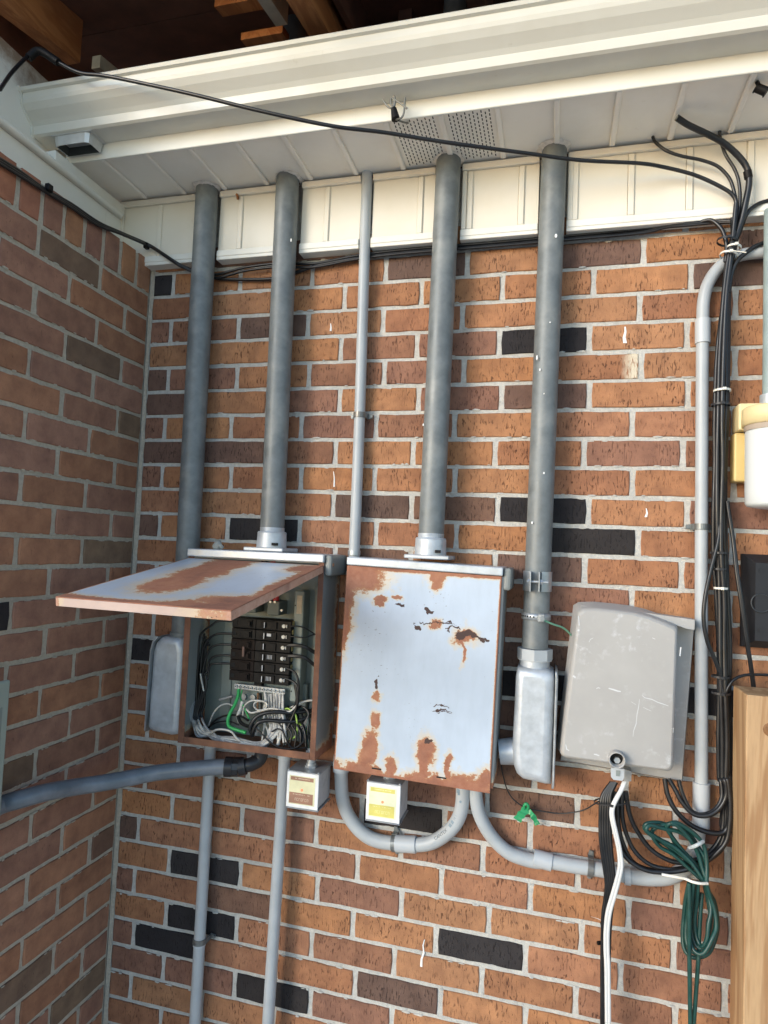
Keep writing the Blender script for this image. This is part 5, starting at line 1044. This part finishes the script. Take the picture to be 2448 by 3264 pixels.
# black bundle hanging below the grey box, white twin cord in front
gd = 'black cables hanging below the grey box'
for i, dx in enumerate((-52, -30, -8, 14, 34)):
    xs = lambda v, f=1.0: v+dx*f
    cable('pc', [(300+dx*.5, 120, -.060), (240+dx*.8, 230, -.066), (232+dx, 330, -.070), (228+dx, 480, -.072), (232+dx, 650, -.074), (255+dx*.9, 850, -.074), (272+dx*.8, 1020, -.072), (262+dx*.8, 1150, -.07), (242+dx*.8, 1300, -.070), (232+dx*.7, 1500, -.068), (228+dx*.7, 1700, -.068), (228+dx*.7, 2000, -.068), (228+dx*.7, 2600, -.06)], -.07+.004*(i % 2), .0042, BLACK, ('outermost left black cable hanging below the grey box', 'second black cable from the left hanging below the grey box', 'middle black cable hanging below the grey box', 'fourth black cable hanging below the grey box, by the white cord', 'black cable hanging below the grey box right behind the white cord')[i], gd)
for i in range(2):
    cable('pc', [(385+12*i, 115, -.078), (355+10*i, 190, -.084), (310+12*i, 270, -.090), (275+14*i, 350, -.092), (275+16*i, 440, -.092), (305+18*i, 580, -.09), (335+18*i, 720, -.088), (345+22*i, 850, -.088), (325+24*i, 960, -.088), (280+26*i, 1120, -.088), (238+26*i, 1270, -.088), (222+24*i, 1420, -.086), (220+24*i, 1600, -.084), (228+24*i, 1803, -.082), (235+24*i, 2600, -.07)], -.09, .0037, WHITEC, ('white cord down the front of the black cables, left half of the pair', 'white cord down the front of the black cables, right half of the pair')[i], 'white twin cord', cat='cord', n=10)
tie(P('pc', 270, 290, -.068), (-.15, 0, 1), .034, .022, TIE_B, 'black wire tie binding the cables just under the grey box', .0015)
m = MB(); c = P('pc', 178, 1540, -.064); m.cyl(c, c+Vector((-.006, -.003, 0)), .004, 10); c2 = P('pc', 205, 1370, -.064); m.cyl(c2, c2+Vector((-.005, -.003, 0)), .004, 10); tag(m.build('cable_clip', BLACKP), 'small black clip at the left side of the hanging cables', 'clip')
cable('s', [(1083, 1640, -.01), (1085, 1668, -.008), (1100, 1715, -.010), (1130, 1742, -.015), (1170, 1752, -.018), (1215, 1757, -.022), (1260, 1750, -.032), (1290, 1733, -.045), (1312, 1722, -.060)], -.02, .0015, BLACK, 'thin black wire drooping along the brick with a green ribbon on it', cat='wire')
rb = MB()
c = P('cC', 150, 345, -.022)
def ribbon(pts, w_):
    L_ = spline(PP('cC', pts, -.022), 5); n = len(L_); vs = []
    for i, p in enumerate(L_):
        t = (L_[min(i+1, n-1)]-L_[max(i-1, 0)]).normalized(); s_ = t.cross(Vector((0, -1, 0))).normalized()*w_*(1+.15*math.sin(i)); vs += [p-s_+Vector((0, .001*math.sin(i*.9), 0)), p+s_+Vector((0, -.002*math.cos(i*.8), 0)), p-s_+Vector((0, .0008, 0)), p+s_+Vector((0, .0003, 0))]
    rb.add(vs, [f for i in range(n-1) for b in (4*i,) for f in ([b, b+1, b+5, b+4], [b+2, b+3, b+7, b+6], [b, b+2, b+6, b+4], [b+1, b+3, b+7, b+5])])
ribbon([(152, 350, -.024), (130, 375, -.028), (112, 395, -.030), (95, 420, -.028)], .0085); ribbon([(155, 355, -.022), (185, 380, -.026), (205, 415, -.022), (222, 448, -.018)], .0055)
rb.tube(PP('cC', [(140, 352, -.022), (140, 325, -.030), (155, 318, -.032), (165, 335, -.028), (155, 356, -.02)], -.02), .0035, 8)
tag(rb.build('ribbon', plain('green_plastic_ribbon', (.025, .29, .11), .35)), 'bright green plastic ribbon tied on the thin wire', 'ribbon')
cable('pl', [(490, 572, -.100), (540, 598, -.095), (610, 628, -.085), (690, 655, -.07), (740, 690, -.06), (790, 745, -.045), (830, 800, -.03)], -.05, .0022, plain('faded_green_wire', (.14, .33, .22), .5), 'thin green earth wire from the pipe clamp to behind the grey box', cat='wire')
# ------------------------------------------------------------------ green cord coil
gc = empty('cord_coil', P('pc', 1080, 1000, -.09), label='dark green extension cord gathered in a hanging coil, tied with a white tie', cat='cord')
def cord(pts, d=None, dd=0): return MB().tube([p+Vector((0, dd, 0)) for p in PP('pc', pts, d)], .0042, 8, res=7)
Rg = random.Random(3)
loops = [  # upper loops falling over to the left, then the lower hanging loops
 [(1110, 1000), (1000, 860), (850, 740), (700, 640), (600, 570), (568, 520), (600, 485), (690, 478), (770, 505), (800, 580), (850, 690), (950, 800), (1060, 920), (1090, 1000)],
 [(1085, 1000), (960, 880), (820, 760), (700, 690), (640, 600), (640, 540), (700, 510), (780, 490), (860, 500), (940, 560), (1000, 640), (1060, 740), (1100, 860), (1110, 1000)],
 [(1100, 990), (1020, 850), (900, 720), (820, 620), (770, 540), (770, 495), (830, 485), (900, 520), (980, 600), (1050, 700), (1110, 820), (1115, 990)],
 [(1090, 995), (980, 830), (840, 700), (730, 640), (660, 600), (600, 560), (585, 530), (620, 500), (740, 530), (870, 560), (960, 620), (1080, 760), (1120, 900), (1105, 1000)],
 [(1120, 1000), (1080, 880), (1040, 760), (990, 660), (920, 570), (850, 500), (800, 485), (860, 480), (960, 540), (1050, 620), (1100, 700), (1120, 850), (1112, 1000)]]
lows = [
 [(960, 1000), (935, 1150), (912, 1320), (905, 1480), (925, 1600), (985, 1665), (1060, 1665), (1130, 1630), (1180, 1550), (1210, 1420), (1212, 1300), (1180, 1170), (1130, 1080), (1100, 1000)],
 [(985, 1000), (965, 1150), (945, 1300), (935, 1450), (955, 1570), (1010, 1630), (1080, 1640), (1140, 1580), (1175, 1470), (1195, 1340), (1165, 1200), (1120, 1100), (1095, 1000)],
 [(1010, 1000), (1000, 1150), (985, 1300), (985, 1420), (1010, 1540), (1060, 1590), (1110, 1540), (1140, 1420), (1150, 1300), (1130, 1180), (1105, 1080), (1090, 1000)],
 [(1040, 1000), (1030, 1150), (1015, 1320), (1020, 1460), (1050, 1550), (1085, 1570), (1120, 1500), (1135, 1380), (1155, 1250), (1130, 1120), (1100, 1000)],
 [(1000, 1000), (975, 1180), (960, 1340), (965, 1500), (1000, 1600), (1055, 1640), (1110, 1610), (1165, 1500), (1200, 1400), (1190, 1250), (1150, 1130), (1110, 1000)]]
for i, L_ in enumerate(loops+lows): cord([(x+Rg.uniform(-4, 4), y, -.078-.0075*(i % 5)+.010*math.sin(j*.8)) for j, (x, y) in enumerate(L_)]).build('cord_loop', GREENC, gc)
cord([(960, 1010, -.112), (962, 1200, -.114), (962, 1400, -.114), (963, 1660, -.112), (966, 1803, -.11), (975, 2500, -.09)]).build('cord_tail', GREENC, gc)
cord([(1075, 1100, -.085), (1060, 1300, -.09), (1050, 1500, -.095), (1045, 1650, -.10), (1035, 1803, -.10), (985, 2500, -.09)]).build('cord_tail', GREENC, gc)
m = MB(); m.tube(PP('pc', [(720, 935, -.085), (800, 950, -.09), (880, 965, -.10), (930, 975, -.112), (990, 1000, -.120), (1060, 1015, -.122), (1125, 1015, -.115)], -.1), .0028, 8); m.build('twist_tie', TIE_W, gc)
m = MB(); m.tube(PP('pc', [(965, 700, -.10), (1010, 685, -.112), (1050, 665, -.114), (1085, 645, -.105)], -.1), .0036, 8); m.build('twist_tie', plain('clear_tie', (.45, .5, .5), .4), gc)
# ------------------------------------------------------------------ small things
hk = empty('wire_hook', P('pT', 240, 230, -.245), label='bent grey wires with a black wire nut sticking out below the gutter', cat='wire')
HM = plain('grey_bent_wire', (.17, .17, .15), .45, .2)
for pts in ([(155, 150), (175, 180), (200, 205), (235, 212)], [(235, 215), (215, 185), (212, 150), (225, 140), (240, 165), (238, 195)], [(235, 122), (240, 145), (236, 175), (232, 215)], [(240, 150), (285, 180), (325, 212)], [(312, 135), (308, 200), (300, 255), (280, 282), (250, 285)]):
    MB().tube(PP('pT', pts, -.262), .0022, 8).build('wire', HM, hk)
a, b = P('pT', 232, 212, -.262), P('pT', 247, 288, -.262); m = MB(); m.cyl(a, b, .0062, 10, .0098); m.build('wire_nut', BLACKP, hk)
MB().tube([b, Vector((b.x+.01, -.232, b.z+.012)), Vector((b.x+.012, -.2, 2.556))], .002, 6).build('wire', HM, hk)
kb = empty('soffit_plug', P('pv', 1170, 205, -.19), label='small black plug hanging from the soffit at the upper right', cat='plug')
a, b = P('pv', 1135, 195, -.19), P('pv', 1205, 225, -.19); m = MB(); m.cyl(a, b, .0085, 12); m.cyl(a+(a-b)*.1, a, .0105, 12); m.cyl(b, b+(b-a)*.12, .0105, 12); m.build('plug_body', BLACKP, kb)
MB().cyl((a+b)/2, Vector((a.x, a.y, 2.554)), .004, 8).build('stem', BLACKP, kb)
c = P('s', 470, 1182, -.07); m = MB(); m.lathe((c.x, c.y, 1.5805), (0, 0, 1), [(.010, 0), (.0125, .003), (.013, .009), (.010, .016), (.006, .022), (0, .023)], 9)
for i in range(len(m.v)): m.v[i] += Vector((R9.uniform(-.0012, .0012), R9.uniform(-.0012, .0012), R9.uniform(-.001, .001)))
m.tube([(c.x, c.y-.004, 1.592), (c.x+.012, c.y-.008, 1.589), (c.x+.016, c.y-.004, 1.584)], .0055, 8)
tag(m.build('putty_lump', plain('grey_putty', (.33, .34, .31), .8, 0, .2, 120, .5)), 'small lump of grey putty on top of the open panel', 'putty')
c = P('s', 513, 424, -.039); m = MB(); m.tube([c+Vector((-.003, 0, .006)), c, c+Vector((.002, -.001, -.008))], .0035, 7); tag(m.build('dead_leaf', plain('dry_brown_leaf', (.30, .12, .04), .8)), 'tiny dry brown leaf bit stuck on the top trim between the two left pipes', 'leaf')
